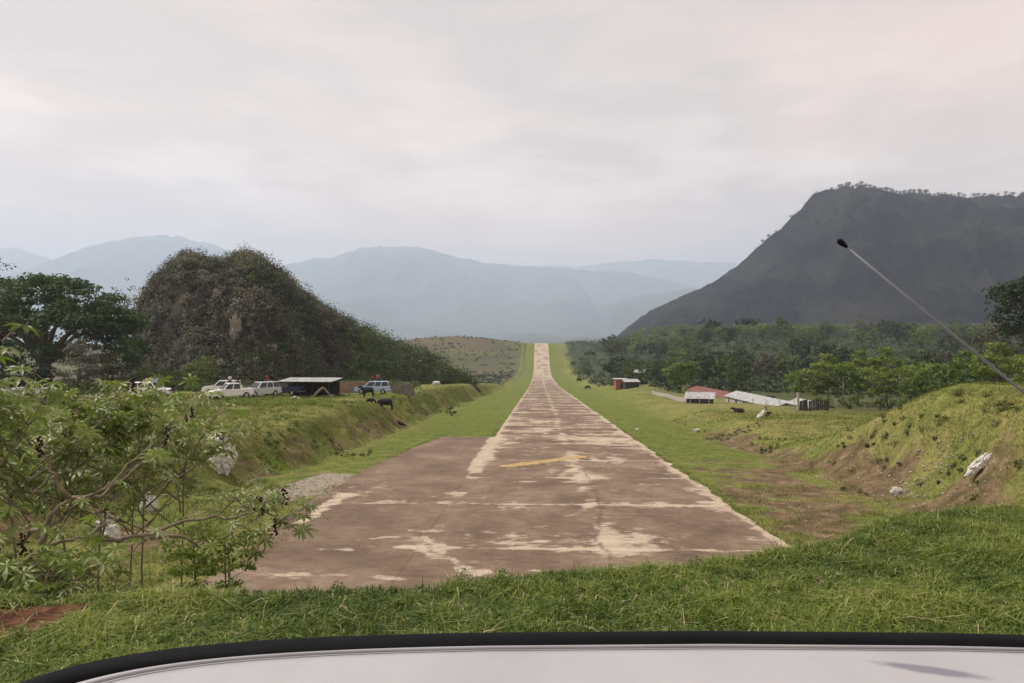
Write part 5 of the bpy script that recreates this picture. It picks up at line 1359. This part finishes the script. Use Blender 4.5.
# roof skin: rings shrinking to the middle
mb = MB(); rings = []
cx, cy = .22, .30
for k in range(9):
    f_ = 1 - k / 9 if k else 1.0
    ring = []
    for (x, yv) in outl:
        xx_, yy_ = cx + (x - cx) * (f_ * .955 if k else .955), cy + (yv - cy) * (f_ * .94 if k else .94)
        if yv <= -.09: yy_ = -.10
        a = abs(xx_ - .22) / .745; z = -.3175 - .012 * a ** 2.4 - .012 * max(0, (yy_ - .45) / .4) ** 2 - (.006 if k == 0 else 0)
        ring.append(mb.bm.verts.new(to_truck(xx_, yy_, z)))
    rings.append(ring)
for a, b in zip(rings, rings[1:]):
    for i in range(len(a) - 1): mb.bm.faces.new((a[i], a[i + 1], b[i + 1], b[i]))
mb.bm.faces.new(rings[-1])
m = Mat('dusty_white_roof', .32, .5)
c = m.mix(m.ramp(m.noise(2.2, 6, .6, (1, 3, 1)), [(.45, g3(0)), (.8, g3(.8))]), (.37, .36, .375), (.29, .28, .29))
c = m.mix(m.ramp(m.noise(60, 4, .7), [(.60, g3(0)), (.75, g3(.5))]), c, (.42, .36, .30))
tcn = m.n('ShaderNodeTexCoord').outputs['Object']; mpn = m.n('ShaderNodeMapping', vector_type='TEXTURE')  # soft slanting patch: a dark reflection painted into the roof colour
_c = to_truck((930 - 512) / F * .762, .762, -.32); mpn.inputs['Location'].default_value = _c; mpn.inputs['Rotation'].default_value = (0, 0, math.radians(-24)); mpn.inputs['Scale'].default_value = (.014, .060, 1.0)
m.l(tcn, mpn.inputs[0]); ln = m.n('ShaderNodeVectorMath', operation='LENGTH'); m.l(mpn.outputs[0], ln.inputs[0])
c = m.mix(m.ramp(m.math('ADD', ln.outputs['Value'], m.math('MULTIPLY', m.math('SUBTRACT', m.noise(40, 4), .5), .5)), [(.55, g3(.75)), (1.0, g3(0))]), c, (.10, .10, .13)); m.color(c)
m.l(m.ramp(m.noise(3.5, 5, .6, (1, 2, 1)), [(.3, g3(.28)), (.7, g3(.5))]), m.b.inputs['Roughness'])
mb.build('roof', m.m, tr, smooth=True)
# rubber edging with a lip: profile swept along the outline
mb = MB(); prev = None
P_prof = [(-.042, -.010), (-.038, .004), (-.030, .009), (-.014, .011), (.000, .006), (.007, -.008), (.004, -.026), (-.035, -.030)]
for i, (x, yv) in enumerate(outl):
    a0 = outl[max(0, i - 1)]; a1 = outl[min(len(outl) - 1, i + 1)]
    t = Vector((a1[0] - a0[0], a1[1] - a0[1])).normalized(); nrm = Vector((-t.y, t.x))
    a = abs(x - .22) / .745; z = -.3255 - .012 * a ** 2.4 - .012 * max(0, (yv - .45) / .4) ** 2
    ring = [mb.bm.verts.new(to_truck(x + nrm.x * u, yv + nrm.y * u, z + v)) for u, v in P_prof]
    if prev:
        for k in range(len(ring)): mb.bm.faces.new((prev[k], prev[(k + 1) % len(ring)], ring[(k + 1) % len(ring)], ring[k]))
    prev = ring
mb.build('rubber_edging', RUB, tr, smooth=True)
# thin raised bead inside the edging
mb = MB(); pts = []
for (x, yv) in outl[2:-2]:
    xx_, yy_ = cx + (x - cx) * .925, cy + (yv - cy) * .905; a = abs(xx_ - .22) / .745
    pts.append(to_truck(xx_, yy_, -.3185 - .012 * a ** 2.4 - .012 * max(0, (yy_ - .45) / .4) ** 2))
mb.tube(pts, .0022, 6); mb.build('roof_bead', simple('grey_bead', (.30, .30, .31), .5, .4, .1, 8), tr, smooth=True)
# antenna
t0 = hd(843, 244, 1.12); t1 = hd(1024, 389, 1.02); bs = Vector((1.04, .88, 0)); 
dirn = (t1 - t0); k = (1.02 - t0.x) / dirn.x; bs = t0 + dirn * k
mast = MB(); A0 = to_truck(*bs); B0 = to_truck(*t0); mid_ = A0.lerp(B0, .5) + Vector((0, 0, -.006))
mast.tube([A0, A0.lerp(B0, .25) + Vector((0, 0, -.004)), mid_, A0.lerp(B0, .75) + Vector((0, 0, -.004)), B0], [.0022, .0021, .0020, .0019, .0017], 10)
am = mast.build('antenna_mast', Mat('grey_antenna', .4, .5).color((.12, .122, .13)).m, tr, smooth=True)
tip = MB(); dtip = (B0 - A0).normalized()
tip.tube([B0 - dtip * .008, B0 - dtip * .003, B0 + dtip * .003, B0 + dtip * .007, B0 + dtip * .010], [.0018, .0030, .0046, .0042, .0012], 12); tip.build('antenna_tip', RUB, am, smooth=True)
hold = MB(); hold.tube([A0, A0 - dtip * .03, A0 + Vector((-.02, .06, -.05)), A0 + Vector((-.04, .16, -.12))], [.009, .012, .014, .014], 8); hold.build('antenna_base', RUB, am, smooth=True)

# ------------------------------------------------------------------ grass
G1 = leaf_mat('grass_blades', [(.045, .080, .012), (.105, .160, .022), (.19, .25, .036), (.31, .34, .08), (.50, .43, .22)], rough=.55, trans=.35, spec=.35, objvar=False)
G2 = leaf_mat('pasture_blades', [(.080, .115, .022), (.13, .165, .034), (.19, .21, .052), (.29, .265, .085), (.42, .35, .15)], rough=.8, trans=.4, spec=.15, objvar=False)
def blades(name, X_, Y_, Zb, H_, W_, mat, seed, bend=.6, rnd=None):
    g = np.random.default_rng(seed); n = len(X_); a = g.uniform(0, 6.283, n); b = a + 1.57 + g.normal(size=n) * .4
    lean = np.abs(g.normal(size=n)) * bend
    base = np.stack([X_, Y_, Zb - .01], 1); wv = np.stack([np.cos(b), np.sin(b), b * 0], 1) * W_[:, None] * .5
    dv = np.stack([np.cos(a), np.sin(a), a * 0], 1)
    m_ = base + dv * (H_ * lean * .30)[:, None] + np.array([0, 0, 1]) * (H_ * .58)[:, None]
    t_ = base + dv * (H_ * lean * 1.0)[:, None] + np.array([0, 0, 1]) * (H_ * np.clip(1.0 - lean * .35, .3, 1))[:, None]
    v = np.stack([base - wv, base + wv, m_ + wv * .8, m_ - wv * .8, t_ + wv * .12, t_ - wv * .12], 1).reshape(-1, 3)
    i = np.arange(n)[:, None] * 6
    f = np.concatenate([i + np.array([0, 1, 2, 3]), i + np.array([3, 2, 4, 5])], 0)
    r_ = g.random(n) if rnd is None else rnd
    return link(name, np_mesh(name, v, f, mat, {'rnd': np.repeat(r_, 6)}))
g3_ = np.random.default_rng(31)
def fpos(n, y0, y1, pw, p0, p1):
    yy = y0 + (y1 - y0) * g3_.random(n) ** pw; px = g3_.uniform(p0, p1, n); x0 = (px - 512) / F * yy
    return x0 * math.cos(YAW) - yy * math.sin(YAW), x0 * math.sin(YAW) + yy * math.cos(YAW)
N = 470000
gx, gy = fpos(N, 3.6, 11.5, .9, -160, 1190)
keep = gy < edge(gx) + 1.6
gx, gy = gx[keep], gy[keep]
so_ = np.exp(-((gx + 4.05) / 0.62) ** 2 - ((gy - 5.75) / 0.6) ** 2) + .22 * fbm(gx / .8, gy / .8, 3, 121) + .12 * fbm(gx / 2.5, gy / 2.5, 4, 111)
k2 = so_ < .36 + g3_.random(len(gx)) * .2
gx, gy = gx[k2], gy[k2]
cl = fbm(gx / .35, gy / .35, 3, 501); cl2 = fbm(gx / 1.6, gy / 1.6, 3, 511)
k3 = g3_.random(len(gx)) < np.clip(.75 + cl * .9, .35, 1)
gx, gy, cl, cl2 = gx[k3], gy[k3], cl[k3], cl2[k3]
n = len(gx); hgt = (.035 + .055 * g3_.random(n) + .055 * np.clip(cl + .3, 0, 1) + .05 * np.clip(cl2, 0, 1)) * np.where(g3_.random(n) < .015, 1.8, 1)
hgt *= 1 + .5 * np.exp(-((gx - 5.2) / 1.2) ** 2)
rnd = np.clip(.30 + .38 * cl2 + .22 * cl + g3_.normal(size=n) * .17, 0, .86); rnd = np.where(g3_.random(n) < .05, 1.0, rnd)
tag(blades('grass', gx, gy, terrain(gx, gy), hgt, g3_.uniform(.006, .013, n), G1, 32, 1.5, rnd), 'thick green grass on the edge in front of the pickup', 'grass', kind='stuff')
n = 260
fx, fy = fpos(n, 4.6, 9.5, 1, -60, 1080); kp = (fy < edge(fx) + .3) & (np.hypot(fx + 4.05, fy - 5.75) > .5); fx, fy = fx[kp], fy[kp]
rr_ = g3_.uniform(.03, .085, len(fx))
tag(cloud_obj('verge_weeds', L_LIME, None, np.stack([fx, fy, terrain(fx, fy) + rr_ * .8 + .02], 1), np.stack([rr_ * 1.2, rr_ * 1.2, rr_], 1), 70, .028, seed=41), 'small broad leaved weeds mixed into the foreground grass', 'weeds', kind='stuff')
n = 420
fx, fy = fpos(n, 4.2, 9.6, 1, -100, 1120); kp = fy < edge(fx) + .2; fx, fy = fx[kp], fy[kp]
DEAD = leaf_mat('dead_stalks', [(.30, .22, .12), (.45, .36, .22), (.60, .50, .34)], objvar=False, trans=.1)
tag(blades('dead_stalks', fx, fy, terrain(fx, fy) + .03, g3_.uniform(.05, .12, len(fx)), g3_.uniform(.004, .008, len(fx)), DEAD, 42, 3.0), 'dead straw coloured stalks lying in the foreground grass', 'dead grass', kind='stuff')
# tufts creeping over the edges of the concrete
ty = g3_.uniform(24, 90, 9000) ** 1.0; side_ = g3_.random(9000) < .6
tx = np.where(side_, RX1 + g3_.normal(size=9000) * .16 + .12, np.interp(ty, [20, 26.7, 36.5, 51, 66, 74, 77.6, 78, 90], [-10.2, -9.8, -10.9, -11.4, -11.0, -10.2, -9.9, -4.6, -4.6]) - .1 + g3_.normal(size=9000) * .2)
kp = fbm(ty / 1.4, side_ * 5.0, 3, 611) > -.1
tx, ty = tx[kp], ty[kp]
tag(blades('edge_tufts', tx, ty, zr(ty) + .01, g3_.uniform(.05, .16, len(tx)), g3_.uniform(.015, .03, len(tx)), G2, 43, 1.4), 'grass tufts creeping over the edges of the concrete', 'grass', kind='stuff')
# pasture grass on lawns and banks
gx, gy = fpos(420000, 9, 105, 1.55, -60, 1100)
onc = ((gx > RX0 - .05) & (gx < RX1 + .0) & (gy > 19)) | ((gx > -11.6) & (gx <= RX0) & (gy > 19) & (gy < 78))
keep = ~onc & ~((gx > -4) & (gx < 9.4) & (gy < 20)); gx, gy = gx[keep], gy[keep]
c0 = fbm(gx / 1.2, gy / 1.2, 3, 521); c1 = fbm(gx / 9, gy / 9, 5, 101) + .35 * fbm(gx / 2.5, gy / 2.5, 4, 111)
dRr = gx - footR(gy); dLl = footL(gy) - gx
bare = np.exp(-((dRr - 2.2) / 3.2) ** 2) * (gy < 90) * .75 + sst(9.4, 11, gx) * (1 - sst(15, 19, gx)) * (gy < 56) * .8 + np.exp(-((gx + 13.2) / 2.4) ** 2 - ((gy - 44) / 6.5) ** 2) * 1.2 + np.exp(-((gx + 15) / 4.5) ** 2 - ((gy - 29) / 7.5) ** 2)
lawn = (np.where(gx < 2, dLl < 0, dRr < 0)) & (gy > 45)
k2 = g3_.random(len(gx)) < np.clip(.60 + c0 * .9 - bare * .5, .05, 1) * np.where(lawn, .55, 1)
gx, gy, c0, c1, lawn = gx[k2], gy[k2], c0[k2], c1[k2], lawn[k2]; n = len(gx)
hg = np.where(lawn, .04 + .03 * g3_.random(n), .08 + .16 * g3_.random(n) * (1 + np.clip(c0, 0, 1)))
rnd = np.clip(.38 + .30 * c1 + .15 * c0 + g3_.normal(size=n) * .18 - lawn * .22, 0, 1)
tag(blades('pasture_grass', gx, gy, terrain(gx, gy), hg, g3_.uniform(.012, .03, n) * (1 + gy / 60), G2, 33, 1.5, rnd), 'short rough grass on the lawns and banks beside the runway', 'grass', kind='stuff')

# ------------------------------------------------------------------ haze
def haze():
    mb = MB(); mb.box((0, 11500, 880), (66000, 28000, 2080))
    m = bpy.data.materials.new('hazy_air'); m.use_nodes = True
    t = m.node_tree; t.nodes.clear()
    o = t.nodes.new('ShaderNodeOutputMaterial'); v = t.nodes.new('ShaderNodeVolumePrincipled')
    v.inputs['Color'].default_value = (0.70, 0.82, 1.0, 1)
    v.inputs['Density'].default_value = 0.00014
    v.inputs['Anisotropy'].default_value = 0.2
    t.links.new(v.outputs[0], o.inputs['Volume'])
    tag(mb.build('haze', m), kind='stuff')
haze()
